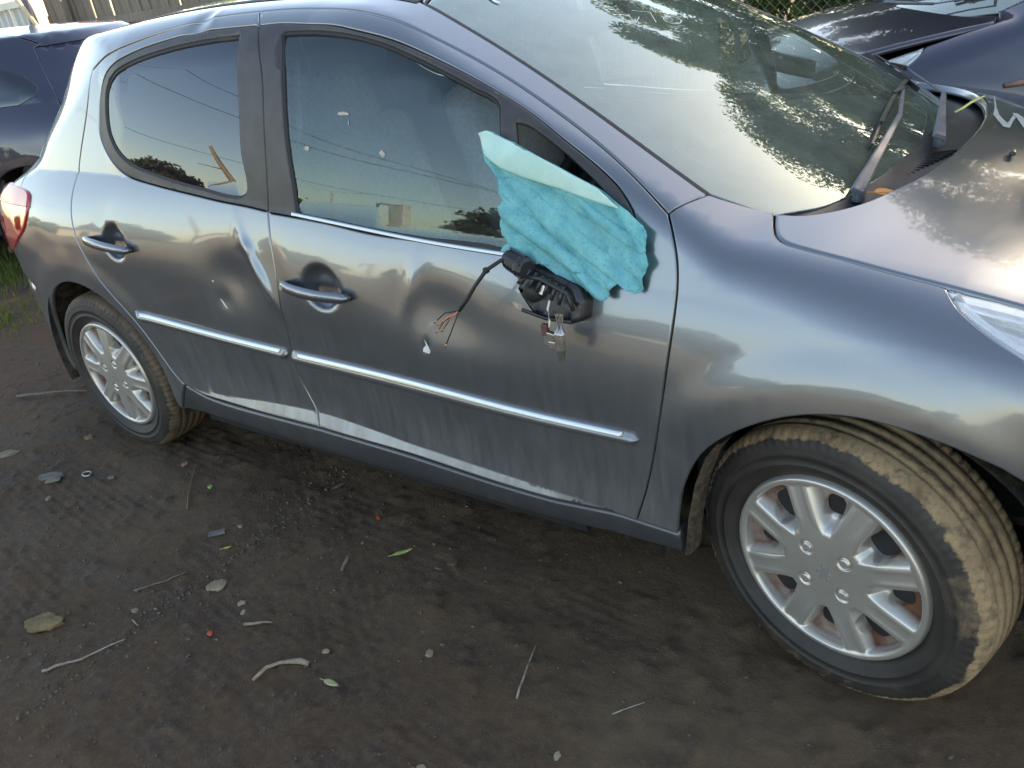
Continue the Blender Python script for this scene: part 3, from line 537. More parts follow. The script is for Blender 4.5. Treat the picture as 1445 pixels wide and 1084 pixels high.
# windscreen
low=[(2.345,-.625),(2.42,-.50),(2.465,-.35),(2.49,-.18),(2.50,0),(2.49,.18),(2.465,.35),(2.42,.50),(2.345,.625)]
lowc=[list(p) for p in line3([[x,y,float(Tws(np.array(x),y))] for x,y in low])]
wse=surf('side',resamp(C['ws_edge']),'ws',False); wsm=wse.copy(); wsm[:,1]*=-1; wsm=inv(wsm)
hd2=line3([[1.475-.09*(1-(y/.51)**2),y,float(Tws(np.array(1.475-.09*(1-(y/.51)**2)),y))] for y in np.linspace(-.51,.51,13)])
L=loop('ws_edge',([C['ws_edge'][-1],lowc[0]],False),lowc,([lowc[-1],wsm[-1].tolist()],False),wsm[::-6].tolist()+[wsm[0].tolist()],hd2[::-1].tolist())
ws=panel('windscreen',L,MT['glass_ws'],car,mode='ws',off=-.001,gap=.006,grid=.05,flange=.004,bev=0)
inn=inset(L,'side',.0)
def fr_inner():
    # inner edge of the ceramic border
    e=[(1.53,-.475),(1.70,-.505),(1.89,-.54),(2.07,-.575),(2.19,-.59),(2.235,-.555),(2.30,-.43),(2.36,-.27),(2.40,-.05),(2.405,.1)]
    e=e+[(x,-y) for x,y in e[::-1][1:] if abs(y)>.06]+[(1.49,.40),(1.46,0),(1.49,-.40)]
    return [list(p) for p in line3([[x,y,float(Tws(np.array(x),y))] for x,y in e])]
panel('windscreen_border',inset(L,'side',.004),MT['frit'],ws,holes=[loop((fr_inner()+[fr_inner()[0]],True))],mode='ws',off=-.0055,gap=0,grid=.04,flange=0,bev=0)
ribmesh('windscreen_seal',['ws_edge'],.0035,.0005,MT['rubber'],ws,mode='ws')
# cowl
V=[];Fq=[]; n=41
ys=np.linspace(-.63,.63,n)
for y in ys:
    xa=float(np.interp(abs(y),[0,.18,.35,.5,.625],[2.50,2.49,2.465,2.42,2.345]))-.03; xb=float(np.interp(abs(y),[0,.12,.25,.37,.48,.55,.60,.64],[2.598,2.592,2.575,2.545,2.50,2.456,2.40,2.352]))+.03
    za=float(Tws(np.array(xa),y))-.008; zb_=float(Thd(np.array(xb),y))-.034
    for t in (0,.25,.5,.75,1.):
        V.append((xa+(xb-xa)*t,y,za+(zb_-za)*t-.010*math.sin(t*PI)))
for i in range(n-1):
    for j in range(4): Fq.append((i*5+j,i*5+5+j,i*5+6+j,i*5+1+j))
cowl=mk('cowl_panel',V,Fq,MT['black'],car)
# headlight
HL=loop(C['hl_edge'],([C['hl_edge'][-1],[2.87,.31]],False),[[2.87,.31],[2.97,.24],[3.04,.215],[3.085,.30],[3.05,.385]],[[3.05,.385],[3.0,.412],[2.9,.468],[2.78,.515],[2.6698,.5438]])
hl=panel('headlight',HL,MT['lens'],car,off=.001,gap=.0035,grid=.04,flange=.02,bev=.003)
panel('reflector',inset(HL,'side',.012),MT['silver'],hl,off=-.035,gap=0,grid=.02,flange=0,bev=0,nz=lambda uv,P:-.012*np.abs(np.sin((uv[:,0]-2.66)*7)))
panel('bezel',inset(HL,'side',.002),MT['silver'],hl,holes=[inset(HL,'side',.016)],off=-.006,gap=0,grid=.05,flange=.03,bev=0)
# rear end
def rp(name,ph0,ph1,z0,z1,mat,par,holes=(),off=0,n=14,**k):
    a=np.linspace(ph0,ph1,n); b=np.linspace(z0,z1,n)
    Lp=np.vstack([np.stack([a,a*0+z0],1)[:-1],np.stack([b*0+ph1,b],1)[:-1],np.stack([a[::-1],a*0+z1],1)[:-1],np.stack([b*0+ph0,b[::-1]],1)[:-1]])
    A=.5*np.sum(Lp[:,0]*np.roll(Lp[:,1],-1)-np.roll(Lp[:,0],-1)*Lp[:,1]); Lp=Lp if A>0 else Lp[::-1]
    return panel(name,Lp,mat,par,holes=holes,kind='rear',off=off,**k)
rw=loop(([[-.52,.98],[.52,.98],[.44,1.28],[-.44,1.28],[-.52,.98]],False),kind='rear')
tg=rp('tailgate',-PHI,PHI,.60,1.33,PF,car,holes=[rw],grid=.04,gap=.001)
panel('rear_window',rw,MT['glass_r'],tg,kind='rear',off=-.004,gap=-.004,grid=.05,flange=.003,bev=0)
rp('rear_bumper',-PHI,PHI,.24,.60,PF,car,grid=.04,gap=.001)
t3=surf('side',np.array(C['tail']),'body',False); tr=inv2('rear',t3)
TL=[tr[0].tolist(),tr[1].tolist(),tr[2].tolist(),tr[3].tolist(),tr[4].tolist(),[math.radians(43),.735],[math.radians(38),.80],[math.radians(37),.90],[math.radians(40),.965],tr[0].tolist()]
TLp=loop((TL,True),kind='rear')
tl=panel('taillight',TLp,MT['red'],car,kind='rear',off=.007,gap=.001,grid=.02,flange=.012,bev=.003)
up=TLp.copy(); up=up[up[:,1]>.90]; 
if len(up)>4: panel('clear_lens',inset(loop((np.vstack([up,up[:1]]),False),kind='rear'),'rear',.004),MT['pink'],tl,kind='rear',off=.0085,gap=0,grid=.02,flange=.003,bev=.001)
# front bumper
fe=inv2('front',surf('side',np.array([[2.94,-.42],[2.94,-.1],[2.94,.15],[2.94,.262]]),'body',False)); 
fm=fe.copy(); fm[:,0]*=-1
topz=.69
ft3=np.array([[3.128-.28*y*y,y,float(Thd(np.array(3.128-.28*y*y),y))-.012] for y in np.linspace(-.53,.53,15)]); ftc=inv2('front',ft3).tolist()
L=loop((fe.tolist(),False),([fe[-1].tolist(),ftc[0]],False),ftc,([ftc[-1],fm[-1].tolist()],False),(fm[::-1].tolist(),False),([fm[0].tolist(),[-.6,.22],[0,.20],[.6,.22],fe[0].tolist()],False),kind='front')
fb=panel('front_bumper',L,PF,car,kind='front',grid=.045,gap=.001)
panel('lower_grille',loop(([[-.35,.25],[.35,.25],[.42,.48],[-.42,.48],[-.35,.25]],False),kind='front'),MT['black'],fb,kind='front',off=.004,gap=0,grid=.05,flange=.01)
# rub strips: swept section with a leaning upper face that carries the bright insert
def strip(par,tk,bk):
    T1=resamp(C[tk],d=.01); B1=resamp(C[bk],d=.01); n=90
    s=np.linspace(0,1,n); f=lambda A:np.stack([np.interp(s,np.linspace(0,1,len(A)),A[:,0]),np.interp(s,np.linspace(0,1,len(A)),A[:,1])],1)
    T1,B1=f(T1),f(B1); L_=np.linalg.norm((T1[-1]-T1[0])*np.array([1,.62])); dd=np.minimum(s,1-s)*L_; e=np.sqrt(np.clip(1-(1-np.clip(dd/.017,0,1))**2,0.02,1))
    def sweep(prof,name,mat,parent,i0=0,i1=n):
        V=[];k=len(prof)
        for t,o in prof:
            tt=.5+(t-.5)*e[i0:i1]; uv=T1[i0:i1]+(B1[i0:i1]-T1[i0:i1])*tt[:,None]; P=surf('side',uv,'body',False); V.append(P+normal(P,'body',False)*(o*e[i0:i1])[:,None])
        V=np.stack(V,1); m_=i1-i0; Fc=[(a*k+b,a*k+b+1,(a+1)*k+b+1,(a+1)*k+b) for a in range(m_-1) for b in range(k-1)]+[tuple(range(k)),tuple((m_-1)*k+q for q in range(k))[::-1]]
        return mk(name,V.reshape(-1,3),[f_[::-1] for f_ in Fc],mat,parent,True)
    rs=sweep([(-.04,-.004),(0,.0015),(.03,.0045),(.10,.0062),(.25,.0098),(.42,.0138),(.50,.0150),(.60,.0152),(.75,.0140),(.88,.0105),(.97,.0050),(1.02,-.004)],'rub_strip',MT['strip'],par)
    sweep([(.055,.0045),(.065,.0068),(.10,.0080),(.33,.0132),(.36,.0134),(.37,.0110)],'chrome_insert',MT['chrome'],rs,3,n-3)
strip(rear_door,'strip_r','strip_r_bot'); strip(front_door,'strip_f','strip_f_bot')
# door handles
def handle(par,key,lock):
    c=resamp(C[key],d=.01); n=len(c); pts=[];V=[];Fc=[]; K=14
    for i,(x,a) in enumerate(c):
        t=i/(n-1); o=.012+.026*math.sin(PI*min(1,max(0,t*1.0)))**.6*.9; hh=.0160-.004*abs(t-.35); 
        if i in (0,n-1): hh*=.45
        if i in (1,n-2): hh*=.85
        p=pt(x,a,o); up=(pt(x,a+.02,o)-pt(x,a-.02,o)).normalized(); on=(pt(x,a,o+.01)-p).normalized()
        for k in range(K):
            th=2*PI*k/K; V.append(p+up*hh*math.cos(th)+on*.0095*math.sin(th))
        if i: 
            b=(i-1)*K
            for k in range(K): Fc.append((b+k,b+(k+1)%K,b+K+(k+1)%K,b+K+k))
    Fc+= [tuple(range(K))[::-1],tuple((n-1)*K+k for k in range(K))]
    h=mk('door_handle',V,Fc,MT['hpaint'],par)
    for i in (1,n-2):
        x,a=c[i]; m=MB(); m.tube([pt(x,a,-.004),pt(x,a,.02)],.010,10); m.build('handle_mount',MT['black'],h,True)
    if lock:
        x,a=c[2]; m=MB(); m.tube([pt(x,a,.028),pt(x,a,.0335)],.0065,14); m.build('lock_barrel',MT['steel'],h)
    return h
hp=M('handle_paint',(.16,.175,.20),.25,.8,coat=1); MT['hpaint']=hp.m
handle(front_door,'handle_f',True); handle(rear_door,'handle_r',False)
# scratches / chips
def chip(par,x,a,pts,mat,off=.0008,name='paint_chip'):
    P=[pt(x+u,a+v/.62,off) for u,v in pts]
    base=surf('side',np.array([[x+u,a+v/.62] for u,v in pts]),'body',True); nn=normal(base,'body',True); base=base+nn*off
    return mk(name,base,[tuple(range(len(pts)))],mat,par,False)
chip(front_door,1.589,.118,[(-.012,-.013),(.009,-.016),(.013,-.008),(.006,.002),(.000,.016),(-.003,.020),(-.002,.004),(-.010,-.004)],MT['chalk'])
chip(rear_door,.822,.153,[(-.012,.012),(-.009,.014),(.004,-.002),(.014,-.016),(.006,-.014),(-.004,-.003)],MT['chalk'])
chip(rear_door,.80,.26,[(-.004,-.002),(.004,-.003),(.005,.001),(-.002,.003)],MT['chalk'])
# glass smears
sm=simple('dried_paint_smear',(.42,.38,.32),.8,0,.2,60)
def smear(pxa,r,name='paint_dab'):
    V=[];k=len(pxa)
    for x,a in pxa: V.append(pt(x,a,-.0065))
    return mk(name,V,[tuple(range(k))],sm,wf,False)
def blob(x,a,rx,ra,n=9,sd=0):
    r=random.Random(sd); return [(x+rx*math.cos(2*PI*i/n)*r.uniform(.5,1.1),a+ra*math.sin(2*PI*i/n)*r.uniform(.5,1.1)) for i in range(n)]
for i,(x,a,rx,ra) in enumerate([(1.356,.885,.020,.006),(1.232,.790,.013,.008),(1.478,.783,.010,.011),(1.374,.862,.002,.010)]): smear(blob(x,a,rx,ra,9,i),0)
# seams, liners
ribmesh('seam_backing',['front_seam','b_seam','rear_seam','roof_seam','roof_seam_rear','sill_top_f','sill_top_r','fender_cut','hood_seam','hl_edge'],.02,-.013,MT['dark'],car)
# inner body: floor, door cards, wheel housings
m=MB(); m.box((1.2,0,.22),(3.9,1.36,.05)); m.box((1.2,0,.235),(1.5,1.60,.08)); m.build('floor_pan',MT['dark'],car)
def liner(cx,r,y0,y1,nm,mud=False):
    V=[];Fc=[];n=40
    for i in range(n+1):
        t=math.radians(-14)+math.radians(208)*i/n
        for y in np.linspace(y0,y1,4): V.append((cx+r*math.cos(t),y,.31+r*math.sin(t)))
    for i in range(n):
        for j in range(3): k=i*4+j; Fc.append((k,k+1,k+5,k+4))
    k=len(V); V.append((cx,y1,.31)); 
    for i in range(n): Fc.append((i*4+3,i*4+7,k))
    return mk(nm,V,Fc,MT['liner'],car)
lm_=M('muddy_black_liner',(.02,.02,.02),.8); nz=lm_.noise(22,7,.7); lm_.set('Base Color',lm_.ramp(nz,[(.45,(.014,.014,.014)),(.62,(.10,.075,.045))])); lm_.bump(nz,.6,.01); MT['liner']=lm_.m
liner(0,.385,-.842,-.50,'wheel_arch_liner'); liner(2.545,.385,-.835,-.45,'wheel_arch_liner'); liner(0,.385,.842,.50,'wheel_arch_liner'); liner(2.545,.385,.835,.45,'wheel_arch_liner')
# mud flap edge of the liner behind the front wheel
mf=MB(); fl=[(2.236,-.853,.262),(2.246,-.850,.36),(2.262,-.846,.45),(2.285,-.842,.52),(2.31,-.84,.56)]
V=[];Fc=[]
for i,(x,y,z) in enumerate(fl): V+=[(x-.003,y+.002,z),(x+.007,y+.006,z+.002),(x+.012,y+.05,z)]
for i in range(len(fl)-1): k=i*3; Fc+=[(k,k+1,k+4,k+3),(k+1,k+2,k+5,k+4)]
mudm=M('dried_mud',(.23,.17,.09),.95); nn=mudm.noise(40,7,.7); mudm.set('Base Color',mudm.ramp(nn,[(.35,(.012,.011,.01)),(.55,(.07,.05,.03)),(.78,(.20,.15,.09))])); mudm.bump(nn,.8,.01); MT['mud']=mudm.m
mk('mud_flap',V,Fc,MT['mud'],car)
m=MB(); m.box((2.62,0,.55),(.9,1.1,.42)); m.box((2.255,0,.62),(.06,1.5,.60)); m.build('engine_bay',MT['dark'],car)
for s in (-1,1):
    m=MB(); m.box((1.2,s*.775,.58),(1.9,.03,.66)); m.build('door_card',MT['dash'],car,bevel=.01)
m=MB(); m.box((-.30,0,.55),(.5,1.30,.62)); m.box((-.1,0,.86),(.75,1.34,.02)); m.build('parcel_shelf',MT['dash'],car)
# dashboard
V=[];Fc=[]; xs_=[1.86,1.90,1.98,2.10,2.22,2.34,2.44]; zs_=[.74,.90,.955,.965,.955,.935,.90]
ys=np.linspace(-.72,.72,37)
for y in ys:
    hum=.045*math.exp(-((y+.36)/.17)**4)
    for k,(x,z) in enumerate(zip(xs_,zs_)):
        V.append((x-.04*math.exp(-((y+.36)/.2)**4)*(k<2),y,z+hum*(1 if 0<k<4 else .3*(k==4))-.05*(abs(y)/.72)**3))
for i in range(36):
    for j in range(6): Fc.append((i*7+j,i*7+j+1,i*7+j+8,i*7+j+7))
dash=mk('dashboard',V,Fc,MT['dash'],car)
# steering wheel
sw=Vector((1.76,-.36,.90)); ax=Vector((-.90,0,.43)).normalized(); u=Vector((0,1,0)); v=ax.cross(u)
m=MB(); m.tube([sw+.185*(math.cos(t)*u+math.sin(t)*v) for t in np.linspace(0,2*PI,41)],.016,10,False); stw=m.build('steering_wheel',MT['black'],car,True)
m=MB()
for t in (0,PI,PI*1.5): m.tube([sw-ax*.02,sw+.18*(math.cos(t)*u+math.sin(t)*v)],[.028,.014],8)
m.tube([sw-ax*.05,sw+ax*.01],[.07,.065],16); m.tube([sw-ax*.25,sw-ax*.03],.035,10); m.build('hub',MT['black'],stw,True)
# seats
def seat(y,x):
    m=MB(); R1=Matrix.Rotation(-.28,3,'Y')
    m.box((x,y,.44),(.50,.48,.16)); s=m.build('seat',MT['seat'],car,True,.05)
    m=MB(); m.box((x-.30,y,.79),(.15,.46,.62),R1); m.build('backrest',MT['seat'],s,True,.055)
    m=MB(); m.box((x-.395,y,1.15),(.10,.27,.19),R1); m.build('headrest',MT['seat'],s,True,.045)
seat(-.36,1.35); seat(.36,1.35)
m=MB(); m.box((.42,0,.45),(.5,1.2,.16)); s=m.build('rear_bench',MT['seat'],car,True,.05)
m=MB(); m.box((.14,0,.76),(.14,1.2,.56),Matrix.Rotation(-.3,3,'Y')); m.build('backrest',MT['seat'],s,True,.05)
m=MB(); m.tube([pt(1.10,.62,-.06),pt(1.13,.85,-.07),pt(1.09,1.05,-.09)],.018,6); m.build('seat_belt',MT['seat'],car)
# interior mirror
m=MB(); m.box((1.66,0,1.275),(.03,.24,.065)); m.tube([(1.66,0,1.29),(1.60,0,1.37)],.01,8); m.build('interior_mirror',MT['black'],car,True,.01)
# wipers
def wpt(x,y,o): return Vector((x,y,float(Tws(np.array(x),y))+o))
def bar(m,a,b,w0,w1,t):
    d=(b-a).normalized(); nrm=Vector((.42,0,.9)).normalized(); u=d.cross(nrm).normalized(); nn=u.cross(d)
    V=[]
    for p_,w_ in ((a,w0),(b,w1)):
        for su,sn in ((-1,-.5),(1,-.5),(.7,.5),(-.7,.5)): V.append(p_+u*su*w_/2+nn*sn*t)
    m.add(V,[(3,2,1,0),(4,5,6,7),(0,1,5,4),(1,2,6,5),(2,3,7,6),(3,0,4,7)])
def wiper(piv,el,tipc,blade):
    m=MB(); m.tube([piv+Vector((0,0,-.025)),piv+Vector((0,0,.004))],[.013,.012],14)
    q=piv.lerp(el,.22); back=piv-(el-piv).normalized()*.014
    bar(m,back,q,.030,.027,.012); bar(m,q,el,.025,.013,.009); bar(m,el,tipc,.011,.009,.005)
    wo=m.build('wiper',MT['wip'],car,False,.002)
    m=MB(); n=12; P=[blade[0].lerp(blade[1],i/n) for i in range(n+1)]; P=[wpt(p.x,p.y,.010) for p in P]
    for a,b in zip(P[:-1],P[1:]): bar(m,a,b,.006,.006,.012)
    for a,b in zip(P[2:-3],P[3:-2]): bar(m,a+Vector((.004,0,.011)),b+Vector((.004,0,.011)),.010,.010,.003)
    bar(m,tipc,P[n//2]+Vector((0,0,.012)),.012,.012,.012); m.build('blade',MT['rubber'],wo,False)
MT['wip']=simple('grey_wiper_metal',(.075,.085,.10),.5,.1,.3,30)
wiper(wpt(2.455,-.45,.028),wpt(2.44,-.05,.030),wpt(2.40,.16,.03),(wpt(2.425,-.24,.0),wpt(2.36,.42,.0)))
wiper(wpt(2.535,-.10,.050),wpt(2.47,.30,.04),wpt(2.33,.52,.03),(wpt(2.40,.34,0),wpt(2.20,.60,0)))
m=MB()
for k in range(14): m.box((2.47+.006*k,-.33+.018*k,float(Thd(np.array(2.5),-.3))-.046+.0006*k),(.05,.004,.006),Matrix.Rotation(.5,3,'Z'))
m.build('cowl_grille',MT['dark'],cowl)['kind']='stuff'
# washer nozzle and marker strokes
m=MB(); p=Vector((2.675,-.085,float(Thd(np.array(2.675),-.085))+.004)); m.box(p+Vector((.01,-.085,0)),(.014,.028,.010),Matrix.Rotation(.2,3,'Z')); m.build('washer_nozzle',MT['black'],hood,True,.004)
MT['wmark']=simple('pale_grey_marker',(.27,.285,.27),.6,0,.15,40)
def stroke(pts,wd,f,name,par,closed=False,mat=None):
    P=[Vector((x,y,f(x,y))) for x,y in pts]; V=[];Fc=[]
    for i,p in enumerate(P):
        t=(P[min(i+1,len(P)-1)]-P[max(i-1,0)]); n=Vector((-t.y,t.x,0)).normalized()*wd[i]/2 if hasattr(wd,'__len__') else Vector((-t.y,t.x,0)).normalized()*wd/2
        for s in (-1,1): q=p+s*n; V.append((q.x,q.y,f(q.x,q.y)))
    for i in range(len(P)-1): Fc.append((2*i,2*i+1,2*i+3,2*i+2))
    return mk(name,V,Fc,mat or MT['chalk'],par,False)
fh=lambda x,y: float(Thd(np.array(x),y))+.0016
stroke([(2.574,.403),(2.600,.223),(2.614,.13),(2.633,.076),(2.649,.033)],[.002,.004,.013,.016,.016],fh,'marker_stroke',hood,mat=MT['wmark'])
stroke([(2.6485,.026),(2.650,.093),(2.650,.183)],[.014,.007,.009],lambda x,y:fh(x,y)+.0004,'marker_stroke',hood,mat=MT['wmark'])
stroke([(2.646,.183),(2.664,.139),(2.681,.077),(2.694,.033)],[.012,.018,.018,.016],lambda x,y:fh(x,y)+.0008,'marker_stroke',hood,mat=MT['wmark'])
fw=lambda x,y: float(Tws(np.array(x),y))+.0022
MT['marker']=simple('blue_white_marker',(.62,.74,.85),.7,0,.15,40)
def arcp(cx,cy,rx,ry,t0,t1,n=16,rot=0):
    o=[]
    for t in np.linspace(t0,t1,n):
        a,b=rx*math.cos(t),ry*math.sin(t); o.append((cx+a*math.cos(rot)-b*math.sin(rot),cy+a*math.sin(rot)+b*math.cos(rot)))
    return o
stroke(arcp(1.585,-.315,.045,.06,2.0,4.9,16),[.002]+[.008]*14+[.003],fw,'marker_stroke',ws,mat=MT['marker'])
stroke(arcp(1.60,-.19,.05,.06,-.8,2.6,16),.006,fw,'marker_stroke',ws,mat=MT['marker'])
stroke(arcp(1.645,-.14,.025,.03,-.4,4.0,16),.006,fw,'marker_stroke',ws,mat=MT['marker'])
stroke(arcp(1.665,-.02,.03,.04,-1.2,2.2,16),.006,fw,'marker_stroke',ws,mat=MT['marker'])
stroke([(1.80,-.20),(1.825,-.165),(1.86,-.20),(1.845,-.15)],.0025,fw,'marker_stroke',ws)
stroke([(1.815,-.13),(1.845,-.09),(1.885,-.14)],.0025,fw,'marker_stroke',ws)
stroke(arcp(1.90,-.08,.02,.028,0,2*PI,20),.0022,fw,'marker_stroke',ws)
for k,(x,y) in enumerate([(2.00,.02),(2.02,.08),(2.045,.13),(2.07,.02),(2.04,-.06),(2.11,.04),(2.13,.12)]):
    stroke(arcp(x,y,.009,.014,k,k+3.2,8),.0016,fw,'marker_stroke',ws)
# broken mirror base
bk=MT['black']
mb=[[1.893,.478],[1.93,.472],[1.985,.455],[2.03,.428],[2.045,.39],[2.045,.335],[2.025,.315],[1.975,.318],[1.935,.335],[1.905,.385],[1.885,.43]]
mbo=panel('mirror_base',loop((mb+[mb[0]],False),d=.006),bk,car,off=.052,gap=0,grid=.012,flange=.054,bev=.004,dents=False,nz=lambda uv,P:-.010*(fbm(uv[:,0]*60,uv[:,1]*40,3,2)>.55)-.012*(np.hypot((uv[:,0]-1.935),(uv[:,1]-.40)*.62)<.018)-.02*np.clip((uv[:,1]-.41)*12,0,1))
def mp(x,a,o): return pt(x,a,o)
m=MB(); m.tube([mp(1.935,.402,.03),mp(1.935,.402,.056)],[.020,.022],16); m.build('pivot_socket',MT['rubber'],mbo,True)
m=MB(); A0=mp(1.862,.512,.045);A1=mp(1.928,.468,.070); st=[A0.lerp(A1,i/14) for i in range(15)]
m.tube(st,[.014,.019,.0215,.0185,.0225,.0190,.0230,.0195,.0235,.0200,.0240,.0240,.0205,.0235,.0180],9)
for k in range(5):
    a=2*PI*k/5; q=Vector((0,math.cos(a),math.sin(a)))*.022; m.tube([A0.lerp(A1,.15)+q,A0.lerp(A1,.9)+q*1.05],.0032,4)
m.build('fold_motor',bk,mbo,False)
m=MB()
for k in range(6): m.tube([mp(1.93+.016*k,.47-.008*k,.062),mp(1.915+.018*k,.425-.01*k,.068)],[.005,.004],5)
m.tube([mp(1.90,.45,.062),mp(1.96,.445,.068),mp(2.02,.41,.064),mp(2.035,.36,.060)],.005,6); m.tube([mp(1.915,.345,.060),mp(1.97,.328,.060),mp(2.03,.325,.058)],.004,6)
m.build('cast_rib',bk,mbo,True)
m=MB(); m.tube([mp(1.962,.412,.05),mp(1.962,.412,.062)],.010,12); m.build('screw',MT['steel'],mbo)
m=MB(); P=[mp(2.003,.345,.065),mp(2.008,.29,.072),mp(2.008,.24,.066),mp(2.006,.20,.060)]
for w_ in (0,.004): m.tube([p+Vector((w_*2,0,0)) for p in P],[.006,.009,.008,.003],6)
m.box(mp(1.985,.268,.062),(.024,.012,.030),Matrix.Rotation(.2,3,'Y')); m.box(mp(1.998,.250,.062),(.030,.010,.016)); m.build('torn_bracket',MT['steel'],mbo,False,.002)
m=MB(); m.tube([mp(1.985,.385,.070),mp(1.984,.36,.074),mp(1.988,.325,.072),mp(1.985,.305,.068)],.0022,6); m.build('white_wire',MT['whitewire'],mbo,True)
rm=simple('brown_connector',(.10,.04,.035),.6); m=MB(); m.box(mp(1.975,.295,.066),(.014,.012,.026)); m.build('connector',rm,mbo,False,.002)
# hanging wire harness
hz=[mp(1.885,.485,.055),mp(1.862,.488,.068),mp(1.835,.455,.080),mp(1.812,.405,.085),mp(1.792,.362,.085),mp(1.772,.325,.085)]
m=MB(); rr=[.0045,.0042,.0046,.004,.0045,.0038]; m.tube(hz,rr,8); m.box(hz[2],(.010,.010,.010)); m.build('taped_wire_harness',MT['rubber'],mbo,True)
for i,(e,cm) in enumerate([((1.715,.288,.09),'rubber'),((1.722,.262,.095),'copper'),((1.728,.262,.085),'copper'),((1.735,.215,.088),'rubber'),((1.718,.275,.08),'rubber')]):
    b=mp(*e); a=hz[-1]; md=a.lerp(b,.5)+Vector((-.006+.004*i,-.004,.006)); m=MB(); m.tube([a,md,b],.0014,5); wv=m.build('wire_strand',MT[cm],mbo,True)
    m=MB(); m.tube([b,b+(b-md).normalized()*.012],.0016,5); m.build('copper_end',MT['copper'],wv,True)
# ------------------------------------------------------------------ wheels
def mudtyre(name,mudamt):
    m=M(name,(.03,.03,.032),.75); s=m.sepxyz()
    r=m.math('SQRT',m.math('ADD',m.math('MULTIPLY',s[0],s[0]),m.math('MULTIPLY',s[2],s[2])))
    n=m.noise(28,8,.68); n2=m.noise(9,5); n3=m.noise(120,4,.7)
    e=m.math('ADD',r,m.math('MULTIPLY',m.math('SUBTRACT',n,.5),.030)); e=m.math('ADD',e,m.math('MULTIPLY',m.math('SUBTRACT',n3,.5),.006))
    f=m.math('MULTIPLY',m.math('SUBTRACT',e,.2885),260,clamp=True)
    pat=m.ramp(n,[(.36,.45),(.50,1.)]) ; f=m.math('MULTIPLY',f,m.math('MULTIPLY',pat,mudamt),clamp=True)
    sm2=m.math('MULTIPLY',m.ramp(m.noise(5.5,6,.7,dist=.5),[(.56,0.),(.66,.7)]),m.math('MULTIPLY',m.math('SUBTRACT',r,.235),30,clamp=True)); f=m.math('MAXIMUM',f,m.math('MULTIPLY',sm2,.6*mudamt))
    mc=m.ramp(n2,[(.3,(.20,.13,.068)),(.55,(.31,.212,.115)),(.75,(.17,.118,.07))]); mc=m.mix(m.math('MULTIPLY',m.ramp(n3,[(.5,0.),(.68,1.)]),.55),mc,(.09,.078,.06))
    rub=m.mix(m.ramp(n2,[(.35,0.),(.7,1.)]),(.016,.0145,.0135),(.036,.030,.025))
    m.set('Base Color',m.mix(f,rub,mc)); m.set('Roughness',m.math('ADD',.62,m.math('MULTIPLY',f,.33)))
    m.bump(m.math('ADD',m.math('MULTIPLY',f,1.),m.math('MULTIPLY',n3,.5)),.5,.004); return m.m
TYF=mudtyre('muddy_tyre_rubber',1.0); TYR=mudtyre('dusty_tyre_rubber',.35)
hcm=M('silver_hubcap_paint',(.50,.50,.49),.40,.7); hn=hcm.noise(7,6,.6); s_=hcm.sepxyz()
rr_=hcm.math('SQRT',hcm.math('ADD',hcm.math('MULTIPLY',s_[0],s_[0]),hcm.math('MULTIPLY',s_[2],s_[2])))
dep=hcm.math('MULTIPLY',hcm.math('ADD',s_[1],.0745),75,clamp=True)         # recessed pockets gather brake rust
rust=hcm.math('MULTIPLY',hcm.math('MULTIPLY',dep,hcm.ramp(hn,[(.30,.45),(.52,1.)])),hcm.math('MULTIPLY',hcm.math('SUBTRACT',rr_,.112),30,clamp=True),clamp=True)
_dk=hcm.math('MULTIPLY',hcm.math('ADD',s_[1],.046),140,clamp=True)  # deep hole floors coloured black: darkness of open holes put into the paint
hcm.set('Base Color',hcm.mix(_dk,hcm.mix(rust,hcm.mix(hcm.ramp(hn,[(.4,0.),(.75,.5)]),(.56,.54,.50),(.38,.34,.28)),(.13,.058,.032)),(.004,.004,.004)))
hcm.set('Metallic',hcm.math('SUBTRACT',.72,hcm.math('MULTIPLY',hcm.math('MAXIMUM',rust,_dk),.7))); hcm.set('Roughness',hcm.math('ADD',.38,hcm.math('MULTIPLY',hcm.math('MAXIMUM',rust,_dk),.5)))
def ss(a,b,x): t=np.clip((x-a)/(b-a),0,1); return t*t*(3-2*t)
